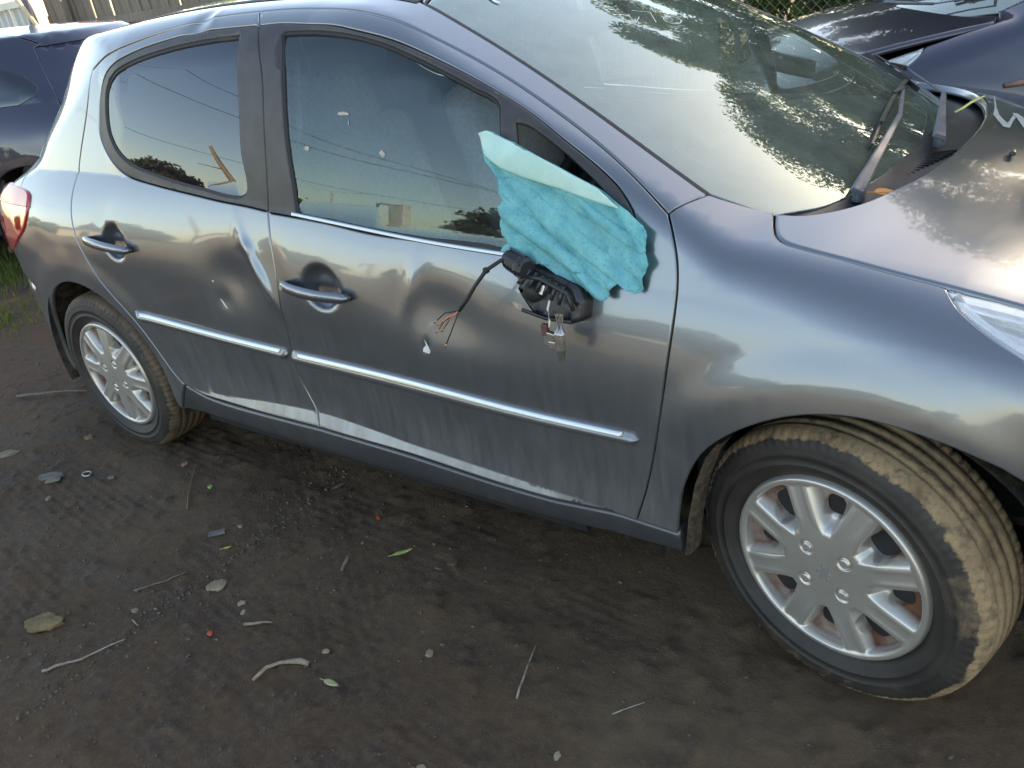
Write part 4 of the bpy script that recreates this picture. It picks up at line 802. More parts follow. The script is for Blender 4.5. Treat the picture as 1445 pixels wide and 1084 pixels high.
def make_wheel(parent,loc,rz,rot,mat,mirror=1):
    wh=empty('wheel',loc,rz); wh.parent=parent
    # tyre : axis along local Y, outer face towards -Y
    prof=[(-.055,.200),(-.075,.207),(-.0885,.222),(-.0925,.236),(-.0945,.2365),(-.0948,.2385),(-.0935,.239),(-.0942,.256),(-.0955,.2565),(-.0925,.262),(-.0925,.272),(-.089,.285),(-.0835,.294),(-.0765,.300),(-.068,.3045),(-.055,.3065),(-.050,.3067),(-.0485,.3035),(-.0425,.3035),(-.041,.3072),(-.020,.3078),(-.0185,.3035),(-.0105,.3035),(-.009,.308),(.009,.308),(.0105,.3035),(.0185,.3035),(.020,.3078),(.041,.3072),(.0425,.3035),(.0485,.3035),(.050,.3067),(.068,.3045),(.0835,.294),(.0925,.262),(.0885,.222),(.055,.200)]
    n=360; V=[];Fc=[];k=len(prof)
    for i in range(n):
        t=2*PI*i/n
        for j,(y,r) in enumerate(prof):
            rr=r
            if j in (11,12,13,14) and i%4==0: rr-=.0045
            if j in (31,32) and i%4==0: rr-=.0045
            if 18<=j<=26 and r>.305 and i%6==(j%3): rr-=.0014
            V.append((rr*math.cos(t),y,rr*math.sin(t)))
    for i in range(n):
        a=i*k;b=((i+1)%n)*k
        for j in range(k-1): Fc.append((a+j,a+j+1,b+j+1,b+j))
    ty=mk('tyre',V,Fc,mat,wh)
    # steel rim behind the cap
    m=MB(); m.tube([(0,-.052,0),(0,-.05,0)],.198,48); m.tube([(0,-.052,0),(0,-.066,0)],[.06,.05],24); m.build('steel_rim',MT['rim'],wh)
    # hubcap as a turned and pressed surface
    NR,NT=88,440; rs=np.linspace(.0,.209,NR); ts=np.linspace(0,2*PI,NT,endpoint=False)
    Rg,Tg=np.meshgrid(rs,ts,indexing='ij'); th=Tg-rot
    ph=((np.degrees(th)-22.5)/45.); d=np.abs(ph-np.round(ph))*45.          # degrees from spoke centre line
    arc=np.radians(d)*Rg                                                  # metres from spoke centre line
    hw=.0275+.001*ss(.10,.20,Rg)                                          # half width of a spoke
    spoke=1-ss(hw-.006,hw+.014,arc)
    hub=1-ss(.080,.114,Rg)
    outer=ss(.184,.192,Rg)
    rise=np.maximum(np.maximum(spoke,hub),0)
    ridge=.0018*np.exp(-((arc-hw*.55)/.006)**2)*ss(.09,.13,Rg)*(1-outer)
    cone=.000+.010*(Rg/.2)**2                                              # face falls away towards the edge
    y=-.092+cone+.030*(1-rise)*ss(.078,.118,Rg)*(1-outer)-ridge
    y+= .012*np.exp(-((Rg-.075)/.03)**2)*0
    y=y-.006*ss(.186,.197,Rg)+.016*ss(.203,.209,Rg)
    for q in range(4):
        a=math.radians(45+90*q)+rot; rr2=np.hypot(Rg*np.cos(Tg)-.057*math.cos(a),Rg*np.sin(Tg)-.057*math.sin(a))
        y+=.005*(1-ss(.0125,.0165,rr2))-.0065*(1-ss(.0085,.0125,rr2))
    V=None; Fc=[]
    hole=(rise<.30)&(Rg>.124)&(Rg<.166)
    dh=22.5-d  # angle from pocket centre
    k8=np.floor(ph).astype(int)%2
    pc=np.abs(22.5-d)*Rg*PI/180; big=np.where(k8==0,1.,.74)
    hq=((Rg-.143)/(.029*big))**2+(pc/(.027*big))**4
    y=y+.05*(1-ss(.75,1.05,hq))*(Rg>.1)
    V=np.stack([Rg*np.cos(Tg),y,Rg*np.sin(Tg)],-1).reshape(-1,3)
    for i in range(NR-1):
        for j in range(NT):
            j2=(j+1)%NT
            Fc.append((i*NT+j,i*NT+j2,(i+1)*NT+j2,(i+1)*NT+j))
    hc=mk('hubcap',V,Fc,hcm.m,wh)
    # lion emblem pressed in the centre
    lion=[(-.25,1.05),(-.05,.95),(-.12,.72),(.05,.5),(.12,.2),(.35,.45),(.30,.78),(.48,.92),(.56,.62),(.66,.86),(.86,.78),(.70,.50),(.98,.52),(.92,.30),(.60,.24),(.38,.05),(.40,-.15),(.70,.0),(.92,-.22),(.74,-.38),(.55,-.28),(.38,-.42),(.50,-.72),(.74,-.78),(.66,-1.0),(.34,-.96),(.22,-.66),(.02,-.50),(-.22,-.62),(-.30,-.92),(-.58,-.98),(-.60,-.76),(-.46,-.66),(-.42,-.38),(-.70,-.30),(-.92,-.48),(-1.02,-.22),(-.80,-.06),(-.46,-.10),(-.32,.14),(-.42,.42),(-.70,.50),(-.68,.74),(-.40,.72)]
    V=[(x*.017,-.0930,z*.019) for x,z in lion]+[(x*.017,-.0905,z*.019) for x,z in lion]; n=len(lion)
    Fc=[tuple(range(n)),]+[(i,(i+1)%n,n+(i+1)%n,n+i) for i in range(n)]
    mk('lion_emblem',V,Fc,MT['emb'],hc,False)
    m=MB(); m.tube([(0,-.01,0),(0,.12,0)],.10,24); m.build('brake_drum',MT['rustd'],wh)
    return wh
MT['rim']=simple('dark_steel_rim',(.012,.012,.014),.6); MT['emb']=simple('dark_emblem',(.30,.30,.29),.5,.6); MT['rustd']=simple('rusty_brake',(.05,.02,.012),.9)
STEER=math.radians(14.8)
wf_=make_wheel(car,(2.545,-.742,.307),-STEER,0,TYF)
wr_=make_wheel(car,(0,-.757,.307),0,math.radians(18),TYR)
for l,rz in (((2.545,.742,.307),PI-STEER),((0,.757,.307),PI)):
    w2=wf_.copy(); COL.objects.link(w2); w2.location=l; w2.rotation_euler=(0,0,rz); w2.parent=car
    for ch in wf_.children:
        c=ch.copy(); COL.objects.link(c); c.parent=w2
        for g in ch.children: e=g.copy(); COL.objects.link(e); e.parent=c
# far side of the car
for o in (rear_door,front_door,side,fender,sill,hl,tl): mirror_y(o,car)
# ------------------------------------------------------------------ ground
def spaced(a,b,d,lo,hi,g=1.16):
    c=list(np.arange(a,b,d)); s=d; x=c[-1]
    while x<hi: s=min(s*g,12); x+=s; c.append(x)
    s=d; x=c[0]
    while x>lo: s=min(s*g,12); x-=s; c.insert(0,x)
    return np.array(c)
gx_=spaced(-1.3,3.15,.0125,-130,130); gy_=spaced(-2.15,-.25,.0125,-150,130)
GX,GY=np.meshgrid(gx_,gy_,indexing='ij')
def ground_h(x,y):
    h=.020*(fbm(x*.9+3,y*.9,3,5)-.5)+.016*(fbm(x*4,y*4,4,9)-.5)+.005*(fbm(x*14,y*14,4,11)-.5)
    cl=np.clip(fbm(x*26,y*26,3,21)-.60,0,1)*.04; h=h+cl
    # tyre tracks: a band running diagonally under the sill, and one along the car
    for (x0,y0,dx,dy,w_,amp) in ((.62,-.60,.55,-.38,.16,.010),(1.0,-.80,.985,-.06,.15,.010),(.9,-1.28,.99,-.12,.19,.006),(1.2,-1.62,.99,-.10,.15,.005)):
        l=math.hypot(dx,dy); dx/=l;dy/=l; u=(x-x0)*dx+(y-y0)*dy; v=-(x-x0)*dy+(y-y0)*dx; v=v+.03*(fbm(u*2,v*0,2,3)-.5)
        env=np.exp(-(v/w_)**4)*np.exp(-(u/1.3)**4)*np.clip(fbm(u*3+7,v*3,2,31)*2.2-.5,0,1)
        h=h-env*amp+env*.0040*np.sign(np.sin(v*2*PI/.032))*(.6+.4*np.sin(u*2*PI/.035+np.sign(v)*v*60))
    for cx_,cy_ in ((0,-.757),(2.545,-.742)):
        h=h-.012*np.exp(-(((x-cx_)/.16)**2+((y-cy_)/.14)**2)**2)
    return h
def gh(x,y):
    n=np.clip((5-np.hypot(x-1,y+1))/3,0,1)
    return ground_h(x,y)*(.15+.85*n)-.002
GZ=gh(GX,GY); nx,ny=GX.shape
idx=np.arange(nx*ny).reshape(nx,ny)
Q=np.stack([idx[:-1,:-1],idx[1:,:-1],idx[1:,1:],idx[:-1,1:]],-1).reshape(-1,4)
dm=M('dark_wet_dirt',(.04,.034,.028),.85)
na=dm.noise(1.1,6,.6); nb=dm.noise(7,7,.65); nc=dm.noise(45,6,.7); nd=dm.noise(230,4,.7)
sand=dm.math('MULTIPLY',dm.ramp(dm.noise(.55,4,.5),[(.50,0.),(.66,1.)]),dm.ramp(nb,[(.35,.2),(.6,1.)]))
c1=dm.ramp(nb,[(.28,(.036,.0178,.0076)),(.5,(.055,.0284,.0124)),(.72,(.081,.0445,.0205))])
c2=dm.mix(dm.ramp(nc,[(.42,0.),(.70,.75)]),c1,(.102,.061,.029))
c3=dm.mix(dm.math('MULTIPLY',sand,.45),c2,(.15,.105,.06))
c4=dm.mix(dm.ramp(nd,[(.60,0.),(.70,.7)]),c3,(.15,.135,.12))
# beyond the yard the earth is pale tan, sunlight put into its colour
yy=dm.sepxyz(); far=dm.math('MULTIPLY',dm.math('SUBTRACT',dm.math('ADD',dm.math('MULTIPLY',yy[1],-1.),dm.math('MULTIPLY',na,2.)),4.6),.5,clamp=True)
c5=dm.mix(far,c4,dm.ramp(nb,[(.3,(.17,.135,.085)),(.7,(.27,.21,.135))]))
dm.set('Base Color',c5); dm.set('Roughness',dm.ramp(nb,[(.3,.62),(.6,.95)])); dm.bump(dm.math('ADD',dm.math('MULTIPLY',nc,.6),dm.math('MULTIPLY',nd,.4)),.75,.012)
g=quads('ground',np.stack([GX,GY,GZ],-1).reshape(-1,3),Q,dm.m); g['kind']='structure'; g.data.polygons.foreach_set('use_smooth',[True]*len(g.data.polygons))
# ------------------------------------------------------------------ litter on the dirt
def gz(x,y): return float(gh(np.array(float(x)),np.array(float(y))))
def rock(name,x,y,sx,sy,sz,rz,col,label,cat,seed,flat=.5,var=.35,group=None,noise=.22):
    col=(col[0]*1.08,col[1]*.93,col[2]*.72)
    bm=bmesh.new(); bmesh.ops.create_icosphere(bm,subdivisions=3,radius=1); r=random.Random(seed); o=[r.uniform(-9,9) for _ in range(3)]
    from mathutils import noise as NZ
    for v in bm.verts:
        p=v.co.copy(); d=1+noise*2*(NZ.noise(p*1.3+Vector(o)))+noise*.6*NZ.noise(p*4+Vector(o)); v.co=Vector((p.x*d*sx,p.y*d*sy,max(p.z*d,-.3)*sz))
        if v.co.z>sz*flat: v.co.z=sz*flat+(v.co.z-sz*flat)*.2
    me=bpy.data.meshes.new(name); bm.to_mesh(me); bm.free(); me.materials.append(simple('stone_'+name+str(seed),col,.85,0,var,25,.5))
    o2=bpy.data.objects.new(name,me); COL.objects.link(o2); o2.location=(x,y,gz(x,y)+sz*.12); o2.rotation_euler=(r.uniform(-.1,.1),r.uniform(-.1,.1),rz)
    return top(o2,label,cat,group)
rock('rock',.625,-1.578,.052,.030,.022,.65,(.135,.11,.07),'large brown mud-stained rock at far lower left of the dirt','rock',3)
rock('rock',.956,-1.245,.027,.021,.014,1.2,(.21,.195,.155),'pale angular rock on bare dirt midway below the rear door','rock',5,.6)
rock('slate',-.165,-1.143,.065,.030,.009,.25,(.115,.12,.12),'flat grey slate piece with pointed ends lying left of rear wheel','stone',8,.5)
rock('slate',-.53,-1.135,.055,.026,.009,.8,(.15,.14,.11),'flat tan-grey slate piece at the left picture edge','stone',9,.5)
rock('stone',.075,-1.035,.016,.012,.009,.4,(.12,.12,.12),'small dark grey cube-like stone just left of rear tyre','stone',12,.6)
rock('stone',-.30,-.90,.020,.014,.011,.4,(.15,.11,.075),'small brown stone on sandy patch left of rear wheel','stone',14)
m=MB(); m.box((0,0,.005),(.052,.019,.008)); o=m.build('wood_chip',simple('grey_chipboard',(.12,.12,.115),.9,0,.4,40,.3),bevel=.0012); o.location=(.747,-1.077,gz(.747,-1.077)+.002); o.rotation_euler=(.05,-.05,.75); top(o,'small grey rectangular chip of board with squared ends','debris')
for i,(x,y,s,c,lb) in enumerate([(.79,-1.02,.008,(.2,.19,.17),'tiny pale pebble just above the grey chipboard piece'),(1.085,-1.255,.009,(.22,.2,.17),'upper pale pebble of the pair near the broken stick'),(1.115,-1.275,.0085,(.24,.22,.19),'lower round pebble of the pair near the broken stick'),(.82,-1.42,.009,(.2,.18,.15),'lone pale pebble between brown rock and curved twig'),(1.541,-.874,.013,(.07,.055,.04),'dark muddy ring-shaped pebble right of the long green leaf'),(1.69,-1.16,.011,(.20,.18,.15),'small white chip above the upright pale twig'),(1.435,-1.27,.008,(.25,.22,.16),'tiny cream pebble above right of curled bark'),(.28,-.86,.012,(.22,.15,.10),'orange-tan pebble under the sill behind rear wheel'),(-.02,-1.22,.011,(.16,.15,.13),'small grey pebble below the flat grey slate'),(1.88,-1.42,.009,(.22,.2,.18),'small pale chip near bottom centre of the picture'),(2.12,-1.26,.008,(.24,.22,.2),'tiny white chip on smooth dirt below front sill')]):
    rock('pebble',x,y,s*1.25,s*.9,s*.7,i*1.1,c,lb,'pebble',40+i,.7,.2,'pebbles scattered on the dirt')
def leaf(x,y,L_,W_,rz,col,label,curl=.25,tilt=0):
    V=[];Fc=[];n=10
    for i in range(n+1):
        t=i/n; w=W_*.5*math.sin(PI*t**.8)**.8*(1-.25*t); xx=(t-.5)*L_; zz=curl*L_*((t-.5)**2)
        V+=[(xx,-w,zz+w*.35),(xx,0,zz),(xx,w,zz+w*.35)]
    for i in range(n):
        k=i*3; Fc+=[(k,k+3,k+4,k+1),(k+1,k+4,k+5,k+2)]
    mt=simple('leaf_'+label[:8],col,.6,0,.3,60); o=mk('leaf',V,Fc,mt); sm_=o.modifiers.new('t','SOLIDIFY'); sm_.thickness=.0006
    o.location=(x,y,gz(x,y)+.004); o.rotation_euler=(tilt,0,rz)
    m=MB(); m.tube([(-.5*L_-.012,0,curl*L_*.25),(-.5*L_,0,curl*L_*.25),(.3*L_,0,.0008)],.0008,5); m.build('leaf_stalk',mt,o)
    return top(o,label,'leaf','fallen leaves on the dirt')
leaf(1.364,-.889,.062,.017,.95,(.42,.47,.13),'long pale yellow-green leaf lying mid dirt under the front door')
leaf(.512,-.923,.026,.018,-.6,(.34,.44,.10),'small rounded green leaf beside the upright twig near rear wheel')
leaf(.843,-1.111,.024,.009,.9,(.55,.42,.06),'tiny bright yellow leaf above the pale angular rock')
leaf(1.104,-1.376,.022,.016,-.3,(.50,.08,.03),'small red-orange leaf left of the broken stick')
leaf(1.174,-.789,.025,.016,-.5,(.45,.09,.01),'dark orange leaf in shade under the front door sill')
leaf(1.534,-1.344,.048,.018,.1,(.36,.37,.17),'pale olive leaf below the curved bark near bottom')
leaf(.93,-.72,.042,.011,1.35,(.26,.21,.11),'narrow dry brown leaf by the tyre tracks under the sill')
o=leaf(2.506,-.454,.045,.026,.5,(.48,.20,.04),'orange-brown dry leaf lying in the gap beside the near wiper arm'); o.location.z=float(Thd(np.array(2.5),-.45))-.008; o.rotation_euler=(.3,.1,.5)
def twig(pts,r,col,label,name='twig',fork=None):
    P=[]; 
    for i,(x,y) in enumerate(pts): P.append((x,y,gz(x,y)+r*1.6+.002*(i%2)))
    Q_=[Vector(P[0])]
    rr=random.Random(len(label))
    for a,b in zip(P[:-1],P[1:]):
        a=Vector(a);b=Vector(b)
        for t in (.33,.66,1): q=a.lerp(b,t); Q_.append(q+Vector((rr.uniform(-1,1),rr.uniform(-1,1),rr.uniform(0,.5)))*r*.8)
    n=len(Q_); m=MB(); m.tube(Q_,[r*(1.1-.6*i/n) for i in range(n)],6); o=m.build(name,simple('bark_'+label[:9],col,.85,0,.4,80,.3),None,True)
    if fork:
        m=MB(); a=Q_[n//2]; m.tube([a,a+Vector((fork[0],fork[1],.004))],[r*.6,r*.3],5); m.build('side_shoot',o.data.materials[0],o,True)
    return top(o,label,'twig','twigs on the dirt')
twig([(.547,-1.042),(.45,-.96),(.348,-.858)],.0032,(.15,.11,.08),'straight thin brown twig standing up the picture near rear wheel')
twig([(.80,-1.68),(.83,-1.64),(.865,-1.60),(.907,-1.508)],.0036,(.24,.21,.17),'long curved pale twig at lower left with whitish end',fork=(.02,.012))
twig([(1.165,-1.31),(1.235,-1.27)],.0042,(.20,.17,.12),'short straight broken stick right of the red-orange leaf')
twig([(1.962,-1.178),(1.935,-1.10),(1.912,-1.022)],.0026,(.24,.21,.16),'upright thin pale twig at bottom centre of the dirt')
twig([(-1.02,-.83),(-.85,-.74),(-.70,-.66)],.006,(.13,.11,.09),'thick grey stick left of the rear wheel arch',fork=(.03,-.02))
twig([(.74,-1.37),(.80,-1.30),(.83,-1.25)],.0030,(.12,.09,.07),'dark bent twig left of centre above the curved pale twig')
twig([(.86,-1.45),(.895,-1.455)],.002,(.22,.19,.15),'tiny pale hooked twig between the rock and red leaf')
twig([(2.17,-1.115),(2.22,-1.06)],.0014,(.26,.25,.23),'hair-thin pale twig on smooth dirt left of the front tyre')
P=[Vector((2.527,.12,.985)),Vector((2.538,.16,.986)),Vector((2.548,.20,.990)),Vector((2.568,.262,.992))]
m=MB(); m.tube(P,[.0022,.003,.0032,.002],6); top(m.build('twig',simple('yellow_green_stalk',(.42,.44,.12),.6),None,True),'yellow-green stalk lying across the cowl behind the bonnet edge','twig')
# curled bark pieces
def bark(pts,wd,col,label,seed):
    V=[];Fc=[];n=len(pts)
    for i,(x,y) in enumerate(pts):
        t=Vector(pts[min(i+1,n-1)])-Vector(pts[max(i-1,0)]); nn=Vector((-t.y,t.x)).normalized(); w_=wd*(.25+.9*i/(n-1)) if i<n-1 else wd*.75
        z=gz(x,y)+.004
        for s,h in ((-1,.0),(-.4,.006),(.4,.006),(1,.0)): V.append((x+nn.x*s*w_/2,y+nn.y*s*w_/2,z+h*(1+.5*math.sin(i*1.7+seed))))
    for i in range(n-1):
        for j in range(3): Fc.append((i*4+j,i*4+4+j,i*4+5+j,i*4+1+j))
    o=mk('bark_curl',V,Fc,simple('bark_'+str(seed),col,.85,0,.35,60,.4)); s=o.modifiers.new('t','SOLIDIFY'); s.thickness=.0015
    return top(o,label,'bark')
bark([(1.345,-1.43),(1.352,-1.39),(1.365,-1.36),(1.385,-1.342),(1.41,-1.328),(1.432,-1.322)],.019,(.25,.20,.14),'long curved tan bark strip with a notched end near bottom centre',1)
bark([(1.262,-1.035),(1.252,-1.022),(1.243,-1.005),(1.238,-.985)],.014,(.25,.21,.16),'short upright curl of pale bark left of the long green leaf',2)
m=MB(); m.tube([(.020*math.cos(t),.014*math.sin(t),.003) for t in np.linspace(0,2*PI,17)],.0028,6,False); o=m.build('metal_ring',MT['steel'],None,True); o.location=(-.045,-1.061,gz(-.045,-1.061)+.001); top(o,'small grey oval washer ring lying right of the flat slate','ring')
m=MB(); m.tube([(0,0,0),(.022,.006,.001)],[.002,.0024],6); m.tube([(.022,.006,.001),(.030,.007,.001)],[.0045,.0048],8); o=m.build('screw',simple('pinkish_metal',(.22,.12,.10),.6,.3),None,True); o.location=(1.50,-.905,gz(1.50,-.905)+.005); o.rotation_euler=(0,0,-.3); top(o,'small reddish screw lying right of the long green leaf','screw')
# gravel, one object
N_=8000; V=[];Fq=[]
ico=bmesh.new(); bmesh.ops.create_icosphere(ico,subdivisions=1,radius=1); iv=np.array([v.co[:] for v in ico.verts]); it=np.array([[v.index for v in f.verts] for f in ico.faces]); ico.free()
px=RNG.uniform(-1,1,N_)**3*2.6+.9; py=-.35-RNG.random(N_)**1.0*1.9; k=N_//4; px[:k]=RNG.uniform(-6,-.2,k); py[:k]=RNG.uniform(-1.6,2.2,k)
sz=.0010+.0050*RNG.random(N_)**6; sz[:k]*=2.3
keep=(np.hypot(px-0,(py+.76))>.16)&(np.hypot(px-2.6,(py+.76))>.2); px,py,sz=px[keep],py[keep],sz[keep]
pz=gh(px,py)
A=iv[None]*(1+.5*(RNG.random((len(px),len(iv),1))-.5))*sz[:,None,None]*np.array([1.3,1,.65])[None,None]
A=A+np.stack([px,py,pz+sz*.15],-1)[:,None]
T_=(it[None]+(np.arange(len(px))*len(iv))[:,None,None]).reshape(-1,3)
gm=M('mixed_gravel',(.15,.135,.12),.85); n_=gm.noise(90,3); gm.set('Base Color',gm.ramp(n_,[(.35,(.038,.028,.02)),(.55,(.09,.07,.05)),(.72,(.22,.18,.13))]))
gr=mk('gravel',A.reshape(-1,3),T_,gm.m); gr['kind']='stuff'
# grass tufts at the far left
def grass(name,cx,cy,rx,ry,n,h,col,seed):
    r=np.random.default_rng(seed); x=cx+rx*r.normal(size=n)*.6; y=cy+ry*r.normal(size=n)*.6; hh=h*(.4+.8*r.random(n)); a=r.random(n)*2*PI; w_=.004+.003*r.random(n); lx=np.cos(a)*hh*.6*r.random(n); ly=np.sin(a)*hh*.6*r.random(n)
    z=gh(x,y); V=np.zeros((n,6,3)); dx=-np.sin(a)*w_;dy=np.cos(a)*w_
    for i,(t,q) in enumerate(((0,1),(.55,.7),(1,.12))):
        V[:,2*i]=np.stack([x+lx*t*t-dx*q,y+ly*t*t-dy*q,z+hh*t],-1); V[:,2*i+1]=np.stack([x+lx*t*t+dx*q,y+ly*t*t+dy*q,z+hh*t],-1)
    b=(np.arange(n)*6)[:,None]; Q=np.concatenate([b+[0,1,3,2],b+[2,3,5,4]]); o=quads(name,V.reshape(-1,3),Q,col); o['kind']='stuff'; return o
def foliage(name,a,b,sub=.45,seed=0):
    m=M(name,a,.55); n=m.noise(2.2,3,vec=m.co('Object')); n2=m.noise(30,2)
    m.set('Base Color',m.mix(m.ramp(n2,[(.35,0.),(.65,1.)]),m.ramp(n,[(.35,a),(.65,b)]),tuple(x*.7 for x in b)))
    t=m.N('ShaderNodeBsdfTranslucent'); t.inputs[0].default_value=(b[0]*2.2,b[1]*2.4,b[2]*1.2,1); mx=m.N('ShaderNodeMixShader'); mx.inputs[0].default_value=sub
    lk(m.nt,m.p.outputs[0],mx.inputs[1]); lk(m.nt,t.outputs[0],mx.inputs[2]); lk(m.nt,mx.outputs[0],m.out.inputs[0]); return m.m
MT['grass']=foliage('green_grass',(.05,.09,.02),(.10,.13,.03)); MT['leafA']=foliage('tree_leaves',(.045,.07,.018),(.085,.10,.025)); MT['leafB']=foliage('ivy_leaves',(.035,.07,.02),(.07,.11,.03)); MT['leafY']=foliage('yellow_green_leaves',(.14,.16,.03),(.22,.22,.05))
MT['leafD']=foliage('dark_distant_leaves',(.06,.06,.025),(.10,.095,.04),.25)
grass('grass_patch',-3.3,.15,.55,.35,1400,.06,MT['grass'],1)
grass('grass_patch',-2.3,-.35,.35,.25,350,.04,MT['grass'],2)
# pale rubble under the blue car
for i in range(9):
    rock('rubble',-3.75+.16*i+RNG.uniform(-.05,.05),.52+.14*(i%3)-.05*i*.3,.06,.045,.045,i,(.30,.28,.25),'pale broken concrete lump in the rubble row under the blue car','rubble',70+i,.8,.2,'pale rubble behind the grey car')
# ------------------------------------------------------------------ vegetation and fences
barkm=simple('grey_brown_bark',(.10,.08,.06),.9,0,.4,14,.6)
def leafquads(C_,R_,n,s,seed,flat=1.):
    r=np.random.default_rng(seed); u=r.normal(size=(n,3)); u/=np.linalg.norm(u,axis=1,keepdims=True); rad=r.random(n)**.45
    p=C_+u*rad[:,None]*R_; nrm=r.normal(size=(n,3)); nrm[:,2]+=.5; nrm/=np.linalg.norm(nrm,axis=1,keepdims=True)
    a=np.cross(nrm,r.normal(size=(n,3))); a/=np.linalg.norm(a,axis=1,keepdims=True); b=np.cross(nrm,a); q=s*(.6+.8*r.random(n))[:,None]
    return np.stack([p-a*q,p-b*q*.45,p+a*q,p+b*q*.45],1)
def tree(x,y,h,w_,label,mat,nclump=46,per=420,leafs=.085,seed=0,trunk=.16,base=.25,name='tree',group=None,zscale=1.,cat='tree'):
    e=empty(name,(x,y,0)); top(e,label,cat,group); r=np.random.default_rng(seed); L_=[];m=MB(); cs=[]
    for i in range(nclump):
        t=r.random()**.8; zz=h*(base+(1-base)*t); ww=w_*.5*math.sqrt(max(.05,1-((t-.42)/.62)**2)); a=r.random()*2*PI; q=ww*math.sqrt(r.random())
        c=np.array([q*math.cos(a),q*math.sin(a)*.8,zz-.25]); R=w_*(.10+.09*r.random())*np.array([1.15,1.15,.75]); L_.append(leafquads(c,R,per,leafs,seed*100+i)); cs.append(c)
    V=np.concatenate(L_).reshape(-1,3); Q=np.arange(len(V)).reshape(-1,4); quads('crown',V,Q,mat,e)
    m.tube([(0,0,-.1),(.05,.02,h*base),(.0,.05,h*.55),(.1,0,h*.85)],[trunk,trunk*.8,trunk*.5,trunk*.15],9)
    for c in cs[::3]:
        s=Vector((0,0,min(h*.6,max(h*base*.7,c[2]*.55)))); m.tube([s,s.lerp(Vector(c),.5)+Vector((0,0,.1)),Vector(c)],[trunk*.3,trunk*.2,trunk*.06],5)
    m.build('trunk',barkm,e,True); return e
G_='tall trees behind the fences'
tree(.9,8.3,7.2,3.9,'tall leafy tree behind the fence, left end of the row over the yard',MT['leafA'],60,1150,.05,11,group=G_)
tree(3.9,8.8,8.2,4.6,'tallest broad leafy tree behind the chain-link fence, middle of row',MT['leafA'],70,1150,.052,12,group=G_)
tree(7.4,9.4,7.6,4.8,'leafy tree behind the fence, right end of the row',MT['leafA'],60,900,.058,13,group=G_)
tree(2.4,10.6,6.8,4.5,'leafy tree standing behind the gap of the front row',MT['leafA'],45,900,.06,14,group=G_)
tree(-1.9,6.6,2.9,2.2,'low dark shrub behind the wooden fence beyond the roof','' or MT['leafB'],30,260,.06,15,.05,.05,'shrub',cat='shrub')
tree(-5.2,4.3,2.4,1.7,'yellow-green sunlit shrub overhanging the wooden fence','' or MT['leafY'],26,240,.05,16,.04,.35,'shrub',cat='shrub')
# fences
wood=simple('weathered_grey_timber',(.20,.175,.145),.85,0,.35,6,.5); wn=M('weathered_grey_timber2',(.2,.17,.14),.85)
n1=wn.noise(3,6,.6,stretch=(30,30,1.2)); n2=wn.noise(1.3,3); wn.set('Base Color',wn.mix(wn.ramp(n2,[(.35,0.),(.7,.6)]),wn.ramp(n1,[(.3,(.15,.125,.10)),(.7,(.29,.255,.21))]),(.12,.085,.06))); wn.bump(n1,.4,.01); wood=wn.m
def fence_frame(A,B):
    A=Vector((*A,0));B=Vector((*B,0)); d=(B-A); L_=d.length; return A,d/L_,L_,math.atan2(d.y,d.x)
def plank_fence(A,B,h,label):
    A,d,L_,rz=fence_frame(A,B); e=empty('wooden_fence',A,rz); top(e,label,'fence')
    n=int(L_/.118); base=None; r=random.Random(5)
    for i in range(n):
        if base is None:
            m=MB(); m.box((0,0,h/2),(.122,.016,h)); base=m.build('paling',wood,e,bevel=.002); o=base
        else: o=base.copy(); COL.objects.link(o)
        o.location=(.06+i*.118,.004*(i%2),r.uniform(-.02,.02)); o.rotation_euler=(r.uniform(-.01,.01),r.uniform(-.012,.012),r.uniform(-.03,.03))
    for z in (.35,h-.35):
        m=MB(); m.box((L_/2,-.035,z),(L_,.045,.085)); m.build('rail',wood,e,bevel=.004)
    for k in range(int(L_/2.4)+1):
        m=MB(); m.box((.3+k*2.4,-.105,(h+.08)/2),(.11,.09,h+.08)); m.build('post',wood,e,bevel=.006)
    return e
plank_fence((-6.6,2.95),(-.05,5.02),1.72,'weathered grey wooden paling fence behind the car roof')
# corrugated metal fence
mm_=M('pale_green_steel_sheet',(.46,.50,.50),.42,.1); q=mm_.noise(2,5,.6,stretch=(1,1,.3)); mm_.set('Base Color',mm_.ramp(q,[(.3,(.38,.42,.42)),(.7,(.52,.56,.56))]))
A,d,L_,rz=fence_frame((-6.9,2.95),(-17,5.0)); e=empty('metal_fence',A,rz); top(e,'pale corrugated metal sheet fence at top left','fence')
H=1.66; first=None
for i in range(int(L_/.80)):
    if first is None:
        V=[];Fc=[]; P=[(0,0),(.05,0),(.065,.03),(.09,.03),(.105,0),(.30,0),(.315,.03),(.34,.03),(.355,0),(.55,0),(.565,.03),(.59,.03),(.605,0),(.80,0)]
        for x,y in P: V+=[(x,y,.02),(x,y,H)]
        for k in range(len(P)-1): Fc.append((2*k,2*k+2,2*k+3,2*k+1))
        first=mk('sheet',V,Fc,mm_.m,e,False); o=first
    else: o=first.copy(); COL.objects.link(o)
    o.location=(i*.80,.002*(i%2),0)
for z in (H,.9*H-.12,.3):
    m=MB(); m.box((L_/2,.055,z),(L_,.05,.07)); m.build('rail',mm_.m,e)
